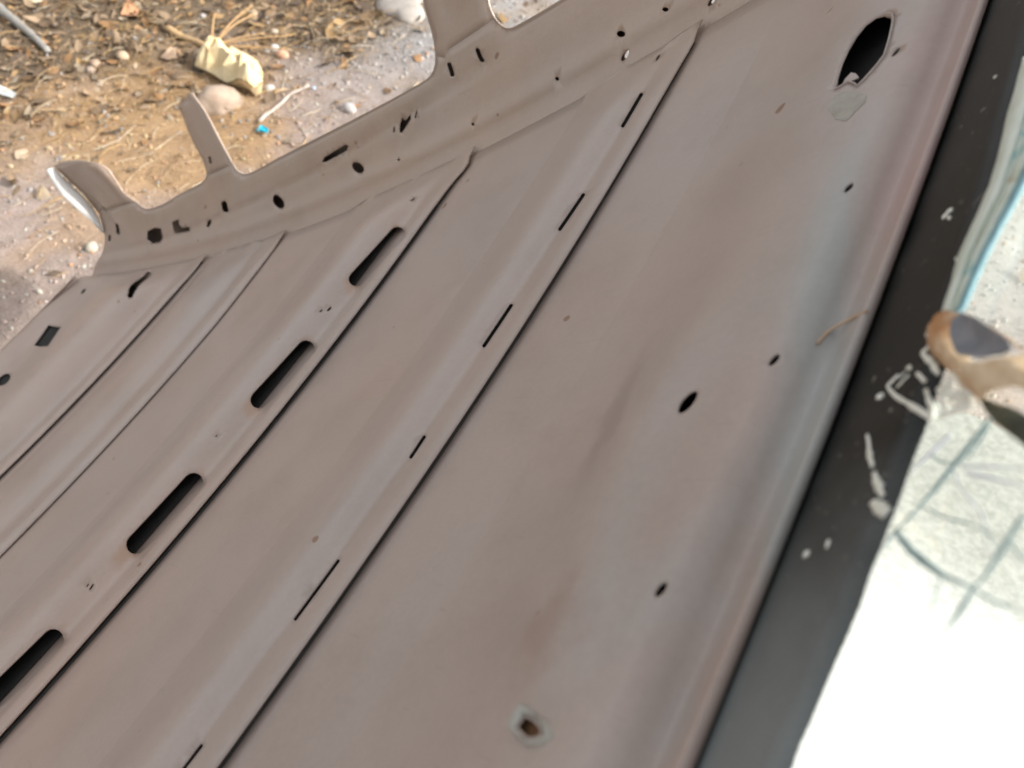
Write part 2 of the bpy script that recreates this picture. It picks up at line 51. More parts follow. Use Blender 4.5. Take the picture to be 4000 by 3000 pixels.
 'G': {"region":[[3.016,-1.182,0.0],[2.501,-1.545,0.0],[1.857,-1.999,0.0],[1.47,-2.271,0.0],[2.239,-0.701,0.0],[1.508,-0.248,0.0],[1.613,-0.581,0.0],[1.616,-0.886,0.0],[1.505,-1.575,0.0],[-0.132,-1.694,0.0],[-0.114,-1.88,0.0],[-0.117,-1.592,0.0]],"yellow":[[2.108,-1.266,0.0],[2.168,-1.36,0.0],[2.118,-1.389,0.0],[2.037,-1.382,0.0],[1.983,-1.388,0.0],[1.917,-1.35,0.0],[1.836,-1.281,0.0],[1.831,-1.247,0.0],[1.865,-1.242,0.0],[1.94,-1.246,0.0],[2.028,-1.265,0.0]],"rock":[[2.001,-1.168,0.0],[1.998,-1.218,0.0],[1.931,-1.243,0.0],[1.822,-1.192,0.0],[1.816,-1.135,0.0],[1.869,-1.106,0.0],[1.949,-1.136,0.0]],"blue":[[1.707,-1.129,0.0],[1.716,-1.148,0.0],[1.711,-1.157,0.0],[1.681,-1.153,0.0],[1.671,-1.138,0.0],[1.689,-1.136,0.0]],"stick":[[2.407,-1.385,0.0],[2.35,-1.374,0.0],[2.278,-1.379,0.0],[2.211,-1.378,0.0],[2.119,-1.373,0.0],[2.044,-1.38,0.0]],"tuft":[[2.205,-1.401,0.0]],"white":[[2.019,-1.498,0.0]],"shell":[[1.961,-1.474,0.0]],"orange":[[2.575,-1.342,0.0],[2.627,-1.392,0.0],[2.663,-1.431,0.0],[2.679,-1.454,0.0],[2.618,-1.42,0.0],[2.578,-1.415,0.0],[2.527,-1.368,0.0]],"pale":[[2.971,-1.138,0.0],[2.823,-1.112,0.0],[2.688,-1.091,0.0],[2.56,-1.063,0.0]],"scrapw":[[2.494,-0.852,0.0],[2.462,-0.868,0.0],[2.422,-0.865,0.0],[2.416,-0.847,0.0],[2.459,-0.83,0.0]],"slab":[[1.986,-1.951,0.0],[1.853,-1.875,0.0],[1.773,-1.851,0.0],[1.746,-1.878,0.0],[1.819,-1.983,0.0],[1.896,-2.059,0.0]],"root":[[1.731,-1.165,0.0],[1.739,-1.204,0.0],[1.759,-1.285,0.0],[1.776,-1.33,0.0],[1.761,-1.356,0.0],[1.754,-1.383,0.0]],"tan":[[2.264,-1.25,0.0],[2.271,-1.292,0.0],[2.277,-1.324,0.0],[2.22,-1.274,0.0],[2.227,-1.248,0.0]],"leafs":[[2.36,-1.186,0.0],[2.378,-1.1,0.0],[2.361,-1.071,0.0],[1.852,-1.314,0.0],[2.262,-1.629,0.0]],"bdot":[[1.737,-1.385,0.0]],"c1":[[2.894,-1.234,0.0]],"c2":[[2.119,-1.587,0.0]],"w2":[[1.571,-1.358,0.0]]},
 'board': [[-0.109,-0.271],[-0.013,-0.655],[-0.02,-1.028],[-0.089,-1.223],[-0.282,-1.373],[-0.519,-1.33],[-0.585,-0.606]],
}
KX,XC,KY=0.099886,0.648448,0.119379
def zr(x,y): return -KX*(x-XC)**2-KY*y*y
def y0f(x): return 0.598-0.083*x-0.0025*np.minimum(x,.2)*0
def interp(d,pts):
    a=np.array(pts); return np.interp(d,a[:,0],a[:,1])
def sm(d,pts,w=.004):
    return (interp(d-w,pts)+2*interp(d-.5*w,pts)+2*interp(d,pts)+2*interp(d+.5*w,pts)+interp(d+w,pts))/8
PROF={
'bow1':[(0,.0046),(.009,.0058),(.015,.0056),(.031,.0030),(.036,.0036),(.042,.0066),(.05,.0096),(.06,.0108),(.075,.0096),(.095,.0050),(.118,.0010),(.127,-.0003),(.135,-.0006)],
'bow2':[(0,.0060),(.010,.0080),(.018,.0078),(.040,.0040),(.047,.0050),(.056,.0105),(.066,.0165),(.078,.0215),(.092,.0240),(.115,.0235),(.165,.012),(.215,.002),(.235,-.0003),(.245,-.0008)],
'bow3':[(0,.0022),(.010,.0060),(.020,.0070),(.062,.0014),(.070,.0028),(.09,.0085),(.12,.0125),(.16,.0090),(.2,.004),(.222,.001),(.232,-.0006)],
'bow4':[(0,.0046),(.010,.0078),(.02,.0080),(.055,.0028),(.065,.0050),(.09,.0200),(.12,.0310),(.14,.0350),(.165,.0355),(.20,.0325),(.29,.0180),(.355,.0075),(.40,.0060),(.43,.0085),(.46,.0120),(.475,.0125),(.49,.0125)],
'header':[(-.006,.0050),(0,.0062),(.0008,.0096),(.0020,.0103),(.0032,.0097),(.0120,.0046),(.0145,.0052),(.0200,.0128),(.0255,.0156),(.036,.0160),(.060,.0150),(.076,.0132),(.092,.0098),(.108,.0060),(.124,.0029),(.140,.0010),(.154,.0001),(.165,-.0007)],
}
XE={'bow1':.232,'bow2':.512,'bow3':.898,'bow4':1.148,'header':0.0}
def xedge(n,y):
    if n=='bow1': return .2325-.001*np.exp(-((y-.555)/.014)**2)+.018*np.clip((y-.560)/.025,0,1)
    if n=='bow2': return .5125-.006*np.exp(-((y-.525)/.015)**2)+.008*np.clip((y-.53)/.03,0,1)
    if n=='bow3': return .898+.014*np.clip((y-.35)/.17,0,1)
    if n=='bow4': return 1.148
    return 0.0
def zs(n,x,y):
    if n=='skin': return zr(x,y)
    d=x-xedge(n,y); h=sm(d,PROF[n],.003 if n!='header' else .0012)
    if n!='header':
        t=np.clip((y-(y0f(x)-.11))/.11,0,1); t=t*t*(3-2*t)
        h=h*(1-t)+np.minimum(h,.0035)*t+.0025*np.clip((y-(y0f(x)-.035))/.03,0,1)*np.clip(1-d/.02,0,1)
    else: h=h+.0042*np.exp(-((y-.175)/.055)**2)*np.exp(-((x-.082)/.016)**2)+.003*np.exp(-((y-.085)/.022)**2)*np.exp(-((x-.068)/.015)**2)
    return zr(x,y)-h
def gside(h,x=0.):
    hh=np.maximum(h,-.02)
    rib=.0045*np.exp(-((hh-.020)/.006)**2)
    k=np.clip((np.asarray(x)-1.30)/.10,0,1); k=k*k*(3-2*k)   # the rear corner pillar leans inwards
    return .34*hh+.045*(1-np.exp(-hh/.05))-rib-.38*k*np.maximum(hh-.095,0)
def yside(x,z):
    y0=y0f(x); return y0+gside(zr(x,y0)-z,x)
def side_pt(x,h):
    y0=y0f(x); return np.stack([x,y0+gside(h,x),zr(x,y0)-h],-1)
GS=(-.86,-.51)  # windscreen slope direction (x,z)
def glass_pt(s,y): return np.stack([.012+GS[0]*s,y,zr(0*y,y)+.0025+GS[1]*s],-1)
# ------------------------------------------------------------------ helpers
col = bpy.data.collections.new("scene_objects"); scene.collection.children.link(col)
def link(o, parent=None):
    col.objects.link(o)
    if parent is not None: o.parent = parent
    return o
def mesh_obj(name, verts, faces, mat, parent=None, smooth=True):
    me = bpy.data.meshes.new(name)
    me.from_pydata([tuple(map(float, v)) for v in verts], [], [tuple(map(int, f)) for f in faces])
    me.update()
    if smooth: me.polygons.foreach_set('use_smooth', [True]*len(me.polygons))
    if mat: me.materials.append(mat)
    return link(bpy.data.objects.new(name, me), parent)
def tag(o, label=None, cat=None, group=None, kind=None):
    if label: o['label'] = label
    if cat: o['category'] = cat
    if group: o['group'] = group
    if kind: o['kind'] = kind
    return o
def empty(name, loc=(0,0,0)):
    o = bpy.data.objects.new(name, None); o.location = loc; o.empty_display_size = .05
    return link(o)
def inpoly(P, poly):
    P = np.asarray(P); poly = np.asarray(poly); x, y = P[:,0], P[:,1]
    r = np.zeros(len(P), bool); j = len(poly)-1
    for i in range(len(poly)):
        xi, yi = poly[i]; xj, yj = poly[j]
        c = ((yi > y) != (yj > y))
        with np.errstate(divide='ignore', invalid='ignore'):
            c &= x < (xj-xi)*(y-yi)/(yj-yi+1e-15)+xi
        r ^= c; j = i
    return r
def segdist(P, loops):
    P = np.asarray(P); d = np.full(len(P), 9.)
    for L in loops:
        L = np.asarray(L)
        for i in range(len(L)):
            a = L[i]; b = L[(i+1) % len(L)]; ab = b-a
            t = np.clip(((P-a)@ab)/(ab@ab+1e-15), 0, 1)
            d = np.minimum(d, np.linalg.norm(P-(a+t[:,None]*ab), axis=1))
    return d
def densify(L, step):
    out = []
    for i in range(len(L)):
        a = np.array(L[i], float); b = np.array(L[(i+1) % len(L)], float)
        n = max(1, int(np.ceil(np.linalg.norm(b-a)/step)))
        out += [tuple(a+(b-a)*k/n) for k in range(n)]
    return out
def sheet2d(outline, holes, grid, clear):
    """constrained triangulation of a 2D outline with real holes; returns 2D points, triangles and hole loops"""
    loops = [outline]+holes
    ring = []
    for h in holes:
        h_ = np.array(h); c_ = h_.mean(0)
        for sc in (1.16, 1.4, 1.75): ring += [tuple(p) for p in (c_+(h_-c_)*sc)[::1 if sc < 1.3 else 2]]
    g = np.array(list(grid)+ring)
    keep = inpoly(g, outline)
    for h in holes: keep &= ~inpoly(g, h)
    g = g[keep]; g = g[segdist(g, loops) > clear]
    pts = []; edges = []
    for L in loops:
        s = len(pts); pts += [tuple(p) for p in L]
        edges += [(s+i, s+(i+1) % len(L)) for i in range(len(L))]
    pts += [tuple(p) for p in g]
    r = delaunay_2d_cdt([Vector(p) for p in pts], edges, [], 0, 1e-7)
    V = np.array([tuple(v) for v in r[0]]); F = np.array(r[2])
    c = V[F].mean(1)
    k = inpoly(c, outline)
    for h in holes: k &= ~inpoly(c, h)
    return V, F[k]
def orient(V, F, toward):
    """flip triangles so that they face the point 'toward' on average"""
    V = np.asarray(V); F = np.asarray(F)
    n = np.cross(V[F[:,1]]-V[F[:,0]], V[F[:,2]]-V[F[:,0]])
    s = (n*(np.asarray(toward)-V[F].mean(1))).sum(1)
    F = F.copy(); F[s < 0] = F[s < 0][:, ::-1]
    return F
def solid(o, t, off=-1):
    m = o.modifiers.new('thickness', 'SOLIDIFY'); m.thickness = t; m.offset = off
    return o
INSIDE = np.array([.5, 0, -3.])
def vnoise(x, y, s, seed):
    rng = np.random.RandomState(seed); G = rng.rand(64, 64)
    X = np.asarray(x)/s; Y = np.asarray(y)/s; xi = np.floor(X).astype(int); yi = np.floor(Y).astype(int)
    fx = X-xi; fy = Y-yi; fx = fx*fx*(3-2*fx); fy = fy*fy*(3-2*fy)
    g = lambda a, b: G[a % 64, b % 64]
    return (g(xi,yi)*(1-fx)+g(xi+1,yi)*fx)*(1-fy)+(g(xi,yi+1)*(1-fx)+g(xi+1,yi+1)*fx)*fy-.5

# ------------------------------------------------------------------ materials
def nodes(name):
    m = bpy.data.materials.new(name); m.use_nodes = True; t = m.node_tree
    b = t.nodes['Principled BSDF']
    return m, t, b
def N(t, ty, **k):
    n = t.nodes.new(ty)
    for a, v in k.items():
        if a.startswith('i_'):
            n.inputs[a[2:].replace('_', ' ')].default_value = v
        else: setattr(n, a, v)
    return n
def noise(t, scale, detail=4, rough=.5, coord=None, dist=0.):
    n = N(t, 'ShaderNodeTexNoise'); n.inputs['Scale'].default_value = scale
    n.inputs['Detail'].default_value = detail; n.inputs['Roughness'].default_value = rough; n.inputs['Distortion'].default_value = dist
    t.links.new((coord or t.nodes['co'].outputs['Object']), n.inputs['Vector'])
    return n
def co(t):
    n = t.nodes.new('ShaderNodeTexCoord'); n.name = 'co'; return n
def ramp(t, fac, stops):
    r = t.nodes.new('ShaderNodeValToRGB'); e = r.color_ramp.elements
    while len(e) < len(stops): e.new(.5)
    for el, (p, c) in zip(e, stops): el.position = p; el.color = (*c, 1) if len(c) == 3 else c
    t.links.new(fac, r.inputs[0]); return r
def mix(t, fac, a, b, mode='MIX'):
    m = t.nodes.new('ShaderNodeMix'); m.data_type = 'RGBA'; m.blend_type = mode
    for s, v in ((0, fac), (6, a), (7, b)):
        if hasattr(v, 'links') or hasattr(v, 'is_linked'): t.links.new(v, m.inputs[s])
        else: m.inputs[s].default_value = v if s == 0 else (*v, 1)
    return m.outputs[2]
def paint(name, rough=.34):
    """faded body paint, one sheet colour with slow warm and cool drifts that are stronger on the header and warmer on the side rail"""
    m, t, b = nodes(name); co(t); OC = t.nodes['co'].outputs['Object']
    n1 = noise(t, 3, 2, .45, dist=.6); n2 = noise(t, 7, 2, .5)
    c = ramp(t, n1.outputs['Fac'], [(.30, PC), (.5, PB), (.72, PW)]).outputs[0]
    mp = t.nodes.new('ShaderNodeMapping'); mp.inputs['Scale'].default_value = (2.2,.8,1); t.links.new(OC, mp.inputs['Vector'])
    nh = noise(t, 8, 2, .45, coord=mp.outputs[0], dist=.6)
    ch = ramp(t, nh.outputs['Fac'], [(.32, (.365,.375,.362)), (.5, (.425,.340,.304)), (.70, (.470,.322,.300))]).outputs[0]
    sp = t.nodes.new('ShaderNodeSeparateXYZ'); t.links.new(OC, sp.inputs[0])
    def mask(out, a, b_, hi):
        mr = t.nodes.new('ShaderNodeMapRange'); mr.interpolation_type = 'SMOOTHSTEP'; mr.inputs['From Min'].default_value = a; mr.inputs['From Max'].default_value = b_; mr.inputs['To Max'].default_value = hi
        t.links.new(out, mr.inputs['Value']); return mr.outputs[0]
    c = mix(t, mask(sp.outputs['X'], .075, .02, .85), c, ch)
    nr = ramp(t, n2.outputs['Fac'], [(.3, (.405,.328,.270)), (.7, (.440,.325,.245))]).outputs[0]
    c = mix(t, mask(sp.outputs['Y'], .42, .60, .85), c, nr)
    d = noise(t, 300, 3, .7)
    c = mix(t, 1., c, ramp(t, d.outputs['Fac'], [(.40, (.96,.96,.96)), (.6, (1,1,1))]).outputs[0], 'MULTIPLY')
    # grime: faint dirty clouds and hair-fine scratches along the sheet
    gr = noise(t, 11, 6, .65); c = mix(t, 1., c, ramp(t, gr.outputs['Fac'], [(.32, (.90,.885,.87)), (.55, (1,1,1))]).outputs[0], 'MULTIPLY')
    ms = t.nodes.new('ShaderNodeMapping'); ms.inputs['Scale'].default_value = (7, 120, 60); ms.inputs['Rotation'].default_value = (0, 0, .5); t.links.new(OC, ms.inputs['Vector'])
    sc = noise(t, 3, 2, .5, coord=ms.outputs[0]); c = mix(t, 1., c, ramp(t, sc.outputs['Fac'], [(.26, (.93,.92,.91)), (.31, (1,1,1)), (.74, (1,1,1)), (.78, (1.05,1.05,1.05))]).outputs[0], 'MULTIPLY')
    # marks with their own outlines: a darker patch and a brown stain on the header, rust bleeding from the slot ends
    wob = noise(t, 45, 3, .6); OC2 = t.nodes.new('ShaderNodeVectorMath'); OC2.operation = 'MULTIPLY_ADD'; OC2.inputs[1].default_value = (.03,.03,.03)
    t.links.new(wob.outputs['Color'], OC2.inputs[0]); t.links.new(OC, OC2.inputs[2])
    for (px, py, pz, sx, sy, rot_, rad, colr, amt) in MARKS:
        mm = t.nodes.new('ShaderNodeMapping'); mm.vector_type = 'TEXTURE'; mm.inputs['Location'].default_value = (px+.015, py+.015, pz+.015)
        mm.inputs['Rotation'].default_value = (0, 0, rot_); mm.inputs['Scale'].default_value = (sx, sy, 1); t.links.new(OC2.outputs[0], mm.inputs['Vector'])
        ln = t.nodes.new('ShaderNodeVectorMath'); ln.operation = 'LENGTH'; t.links.new(mm.outputs[0], ln.inputs[0])
        c = mix(t, mask(ln.outputs['Value'], rad, rad*.25, amt), c, colr)
    v = noise(t, 55, 1, .4); s = ramp(t, v.outputs['Fac'], [(.79, (0,0,0)), (.81, (.8,.8,.8))])
    c = mix(t, s.outputs[0], c, (.20,.10,.05))
    t.links.new(c, b.inputs['Base Color'])
    rr = t.nodes.new('ShaderNodeMapRange'); rr.inputs['To Min'].default_value = rough-.06; rr.inputs['To Max'].default_value = rough+.12
    t.links.new(gr.outputs['Fac'], rr.inputs['Value']); t.links.new(rr.outputs[0], b.inputs['Roughness'])
    b.inputs['Specular IOR Level'].default_value = .55
    bp = t.nodes.new('ShaderNodeBump'); bp.inputs['Strength'].default_value = .06; bp.inputs['Distance'].default_value = .006
    w = noise(t, 9, 3, .45); t.links.new(w.outputs['Fac'], bp.inputs['Height']); t.links.new(bp.outputs[0], b.inputs['Normal'])
    return m
def plain(name, c1, c2, scale=40, rough=.8, bump=.3, bdist=.002, metal=0.):
    m, t, b = nodes(name); co(t)
    n = noise(t, scale, 4, .6)
    r = ramp(t, n.outputs['Fac'], [(.35, c1), (.65, c2)])
    t.links.new(r.outputs[0], b.inputs['Base Color']); b.inputs['Roughness'].default_value = rough; b.inputs['Metallic'].default_value = metal
    bp = t.nodes.new('ShaderNodeBump'); bp.inputs['Strength'].default_value = bump; bp.inputs['Distance'].default_value = bdist
    t.links.new(n.outputs['Fac'], bp.inputs['Height']); t.links.new(bp.outputs[0], b.inputs['Normal'])
    return m
def _sp(n, x, y): return float(zs(n, np.array(x), np.array(y)))
MARKS = [(.104, .185, _sp('header', .104, .185), .55, 1.9, -.12, .028, (.25,.19,.16), .42), (.066, .082, _sp('header', .066, .082), 1., 1.2, .3, .020, (.26,.165,.125), .45), (.078,.083,_sp('header',.078,.083),.5,1.,0,.005,(.12,.06,.04),.8)]
for _h in DATA['bow2_holes'][:4]:
    _k = min(_h, key=lambda p: p[1]); _u = max(_h, key=lambda p: p[1])
    MARKS += [(_k[0], _k[1], _sp('bow2', _k[0], _k[1]), 1., 1., 0, .016, (.36,.20,.11), .55), (_u[0], _u[1], _sp('bow2', _u[0], _u[1]), 1., 1., 0, .009, (.36,.22,.13), .4)]
PB, PW, PC = (.418,.334,.292), (.440,.332,.280), (.402,.338,.310)
MAT = {}
MAT['paint'] = MAT['paint_rail'] = MAT['paint_head'] = paint('faded_beige_paint')
MAT['primer'] = plain('grey_primer', (.10,.10,.10), (.16,.155,.15), 30, .6, .1)
MAT['pad'] = plain('black_damping_pad', (.008,.008,.008), (.016,.015,.014), 60, .9)  # near-black, stands in for shade inside the cavities
MAT['seal'] = plain('dark_sealant', (.012,.012,.012), (.03,.028,.026), 60, .7)
MAT['outer'] = plain('outer_pale_paint', (.62,.62,.60), (.70,.70,.68), 8, .4, .05)
MAT['sage'] = plain('pale_sage_residue', (.33,.30,.255), (.405,.395,.35), 90, .7, .4, .001)
MAT['rust'] = plain('brown_rust', (.20,.085,.035), (.42,.24,.12), 120, .85, .6, .002)
MAT['torn'] = plain('torn_edge_brown', (.17,.13,.10), (.26,.21,.17), 60, .8)
MAT['chip'] = plain('dried_cream_smear', (.70,.69,.58), (.88,.88,.80), 300, .55, .4, .001)
MAT['crackdark'] = plain('crack_teal', (.20,.32,.33), (.32,.45,.45), 200, .25, .1)
MAT['cracklight'] = plain('crack_white', (.75,.80,.85), (.85,.9,.95), 200, .3, .1)
def frit_mat():
    m, t, b = nodes('black_frit'); co(t)
    n = noise(t, 30, 4, .6); n2 = noise(t, 320, 2, .5)
    r = ramp(t, n.outputs['Fac'], [(.35, (.003,.005,.005)), (.7, (.022,.020,.018))])
    s = ramp(t, n2.outputs['Fac'], [(.70, (0,0,0)), (.78, (.22,.2,.17))])
    # glare haze painted as a paler tone on the lower stretch of the band
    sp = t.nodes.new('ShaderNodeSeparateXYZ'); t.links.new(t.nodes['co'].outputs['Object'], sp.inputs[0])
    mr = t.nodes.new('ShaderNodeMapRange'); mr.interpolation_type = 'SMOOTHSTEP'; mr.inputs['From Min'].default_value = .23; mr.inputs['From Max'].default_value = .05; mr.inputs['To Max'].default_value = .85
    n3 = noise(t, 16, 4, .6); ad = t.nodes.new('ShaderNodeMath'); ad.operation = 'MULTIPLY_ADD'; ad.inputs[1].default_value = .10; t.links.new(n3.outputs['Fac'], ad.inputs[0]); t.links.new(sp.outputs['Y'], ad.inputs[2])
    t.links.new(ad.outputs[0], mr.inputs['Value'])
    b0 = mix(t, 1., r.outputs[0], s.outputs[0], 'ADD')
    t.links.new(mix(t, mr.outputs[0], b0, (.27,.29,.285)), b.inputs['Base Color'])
    rr = ramp(t, n.outputs['Fac'], [(.3, (.36,.36,.36)), (.7, (.52,.52,.52))])
    t.links.new(rr.outputs[0], b.inputs['Roughness']); b.inputs['Specular IOR Level'].default_value = .28
    return m
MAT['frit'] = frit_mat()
def glass_mat():
    m = bpy.data.materials.new('dusty_windscreen_glass'); m.use_nodes = True; t = m.node_tree; t.nodes.clear(); co(t)
    out = t.nodes.new('ShaderNodeOutputMaterial')
    tr = t.nodes.new('ShaderNodeBsdfTransparent'); tr.inputs[0].default_value = (.965,.985,.972,1)
    gl = t.nodes.new('ShaderNodeBsdfGlossy'); gl.inputs['Roughness'].default_value = .02
    fr = t.nodes.new('ShaderNodeFresnel'); geo = t.nodes.new('ShaderNodeNewGeometry')
    io = t.nodes.new('ShaderNodeMapRange'); io.inputs['To Min'].default_value = 1.45; io.inputs['To Max'].default_value = 1/1.45
    t.links.new(geo.outputs['Backfacing'], io.inputs['Value']); t.links.new(io.outputs[0], fr.inputs[0])   # the same thin-pane reflectance from either side
    m1 = t.nodes.new('ShaderNodeMixShader'); t.links.new(fr.outputs[0], m1.inputs[0]); t.links.new(tr.outputs[0], m1.inputs[1]); t.links.new(gl.outputs[0], m1.inputs[2])
    td = t.nodes.new('ShaderNodeBsdfTranslucent'); td.inputs[0].default_value = (.88,.90,.86,1)
    df = t.nodes.new('ShaderNodeBsdfDiffuse'); df.inputs[0].default_value = (.60,.60,.57,1)
    m2 = t.nodes.new('ShaderNodeMixShader'); m2.inputs[0].default_value = .3; t.links.new(td.outputs[0], m2.inputs[1]); t.links.new(df.outputs[0], m2.inputs[2])
    n = noise(t, 14, 5, .65); r = ramp(t, n.outputs['Fac'], [(.3, (DUST0,)*3), (.62, (DUST1,)*3)])
    m3 = t.nodes.new('ShaderNodeMixShader'); t.links.new(r.outputs[0], m3.inputs[0]); t.links.new(m1.outputs[0], m3.inputs[1]); t.links.new(m2.outputs[0], m3.inputs[2])
    t.links.new(m3.outputs[0], out.inputs[0]); return m
DUST0, DUST1 = .015, .13
MAT['glass'] = glass_mat()
def teal_mat():
    m, t, b = nodes('flaking_teal_paint'); co(t)
    n = noise(t, 70, 5, .6, dist=.5); n2 = noise(t, 200, 4, .6)
    r = ramp(t, n.outputs['Fac'], [(.34, (.34,.20,.10)), (.42, (.52,.58,.48)), (.56, (.60,.68,.60)), (.64, (.16,.42,.42)), (.72, (.10,.40,.44))])
    t.links.new(r.outputs[0], b.inputs['Base Color']); b.inputs['Roughness'].default_value = .6
    return m
MAT['teal'] = teal_mat()
def vcol_mat(name, rough=.9, bump_scale=220., bump=.5, bdist=.004, mult=(.72,1.25)):
    m, t, b = nodes(name); co(t)
    a = t.nodes.new('ShaderNodeAttribute'); a.attribute_name = 'tint'
    n = noise(t, bump_scale, 6, .7); n2 = noise(t, 34, 5, .65)
    r = ramp(t, n.outputs['Fac'], [(.3, (mult[0],)*3), (.7, (mult[1],)*3)])
    r2 = ramp(t, n2.outputs['Fac'], [(.3, (.82,.80,.78)), (.7, (1.12,1.12,1.12))])
    c = mix(t, 1., a.outputs['Color'], r.outputs[0], 'MULTIPLY'); c = mix(t, 1., c, r2.outputs[0], 'MULTIPLY')
    t.links.new(c, b.inputs['Base Color']); b.inputs['Roughness'].default_value = rough; b.inputs['Specular IOR Level'].default_value = .2
    bp = t.nodes.new('ShaderNodeBump'); bp.inputs['Strength'].default_value = bump; bp.inputs['Distance'].default_value = bdist
    t.links.new(n.outputs['Fac'], bp.inputs['Height']); t.links.new(bp.outputs[0], b.inputs['Normal'])
    return m
def set_tint(o, cols):
    a = o.data.color_attributes.new('tint', 'FLOAT_COLOR', 'POINT')
    a.data.foreach_set('color', np.asarray(cols, np.float32).reshape(-1))

# ------------------------------------------------------------------ the ground
TW = np.array(DATA['T']); MW = np.array(DATA['M'])
_g = [(x, y, zr(x, y)+.004) for x in np.linspace(.1, 1.5, 12) for y in np.linspace(-.45, .45, 9)]
_w = np.array(_g)@MW.T+TW
_A = np.linalg.lstsq(np.c_[_w[:,0], _w[:,1], np.ones(len(_w))], _w[:,2], rcond=None)[0]
def mound(x, y):
    zp = _A[0]*x+_A[1]*y+_A[2]-.035
    c = (np.stack([x, y, zp], -1)-TW)@MW
    s = lambda v, a, b: np.clip((v-a)/(b-a), 0, 1)**2*(3-2*np.clip((v-a)/(b-a), 0, 1))
    m = s(c[...,0], .05, .35)*(1-s(c[...,0], 1.35, 1.6))*(1-s(np.abs(c[...,1]), .12, .42))
    return np.maximum(zp, 0)*m
def ground_h(x, y):
    r = np.hypot(x-1.5, y+.8)
    fine = np.exp(-(r/9)**2)
    h = .030*vnoise(x, y, .55, 1)+fine*(.014*vnoise(x, y, .17, 2)+.009*vnoise(x, y, .07, 3)+.005*vnoise(x, y, .033, 4))
    h = h-.012+.25*vnoise(x, y, 9., 5)*np.clip((r-6)/20, 0, 1)
    return h+mound(x, y)
def smooth(a, b, v):
    t = np.clip((v-a)/(b-a), 0, 1); return t*t*(3-2*t)
def litter(x, y):
    """0 = bare pale earth, 1 = covered in rotted leaf and straw litter"""
    n = vnoise(x, y, .45, 11)+.5*vnoise(x, y, .16, 12)
    a = smooth(-.22, .22, (x-2.12)*.75-(y+.95)*.12+n*.55)
    return a
def ground_col(x, y):
    L = litter(x, y)[:,None]
    n = (vnoise(x, y, .30, 21)+.5)[:,None]; g = smooth(-1.15, -1.9, y)[:,None]
    earth = np.array([[.355,.280,.240]])*(1-n)+np.array([[.39,.318,.285]])*n
    grey = np.array([[.325,.315,.31]])
    earth = earth*(1-g)+grey*g
    lit = np.array([[.135,.098,.066]])*(1-n)+np.array([[.20,.15,.10]])*n
    c = earth*(1-L)+lit*L
    gold = smooth(.0, .55, .95*np.exp(-((x-2.02)**2/.10+(y+1.02)**2/.10))+.5*vnoise(x, y, .22, 31)+.3*vnoise(x, y, .08, 32))[:,None]
    c = c*(1-.8*gold)+np.array([[.40,.255,.125]])*.8*gold
    return np.c_[c, np.ones(len(c))]
def axis(lo, hi, step):
    a = list(np.arange(lo, hi+1e-6, step)); s = step; v = hi
    while v < 220: s *= 1.28; v += s; a.append(v)
    s = step; v = lo
    while v > -220: s *= 1.28; v -= s; a.insert(0, v)
    return np.array(a)
gx = axis(-1.3, 4.0, .018); gy = axis(-3.0, .7, .018)
GX, GY = np.meshgrid(gx, gy, indexing='ij'); px_, py_ = GX.ravel(), GY.ravel()
gv = np.c_[px_, py_, ground_h(px_, py_)]
ny = len(gy); idx = np.arange(len(gx)*ny).reshape(len(gx), ny)
gf = np.stack([idx[:-1,:-1], idx[1:,:-1], idx[1:,1:], idx[:-1,1:]], -1).reshape(-1, 4)
MAT['ground'] = vcol_mat('dry_earth', .95, 170., .9, .006)
ground = mesh_obj('ground', gv, gf, MAT['ground']); set_tint(ground, ground_col(px_, py_)); tag(ground, kind='structure')

# ------------------------------------------------------------------ the cut-off car roof
shell = empty('car_roof')
mw = Matrix.Identity(4)
for i in range(3):
    for j in range(3): mw[i][j] = MW[i][j]
    mw[i][3] = TW[i]
shell.matrix_world = mw
tag(shell, 'upturned cut-off beige car roof seen from inside, with bows, rails and windscreen edge', 'car roof')
YN = -.56
def domain(n, x0, x1, ylo, yhi_f, xs, ystep, holes, clear=.0022, xlo_f=None, lip=None, mat='paint', name='roof_bow', thick=.0011):
    ys = np.arange(ylo, .62, ystep)
    lo = (lambda y: xedge(n, abs(y))) if xlo_f is None else xlo_f
    yh = yhi_f(x0)
    edge = [(float(lo(y))+x0, float(y)) for y in ys if y < yhi_f(lo(y)+x0)-.004]
    top_x = np.linspace(edge[-1][0], x1, max(4, int((x1-edge[-1][0])/.012)))
    top = [(float(x), float(yhi_f(x))) for x in top_x]
    back = [(x1, float(y)) for y in ys[::-1] if y < yhi_f(x1)-.004]
    bot = [(float(x), float(ylo)) for x in np.linspace(x1, edge[0][0], max(4, int((x1-x0)/.012)))][1:-1]
    outline = edge+top+back+bot
    grid = [(float(lo(y))+x0+d, y) for y in np.arange(ylo, .62, ystep) for d in xs]
    hl = [densify(h, .006) for h in holes]
    V2, F = sheet2d(outline, hl, grid, clear)
    V = np.c_[V2, zs(n, V2[:,0], np.abs(V2[:,1]))]
    return V, F, hl
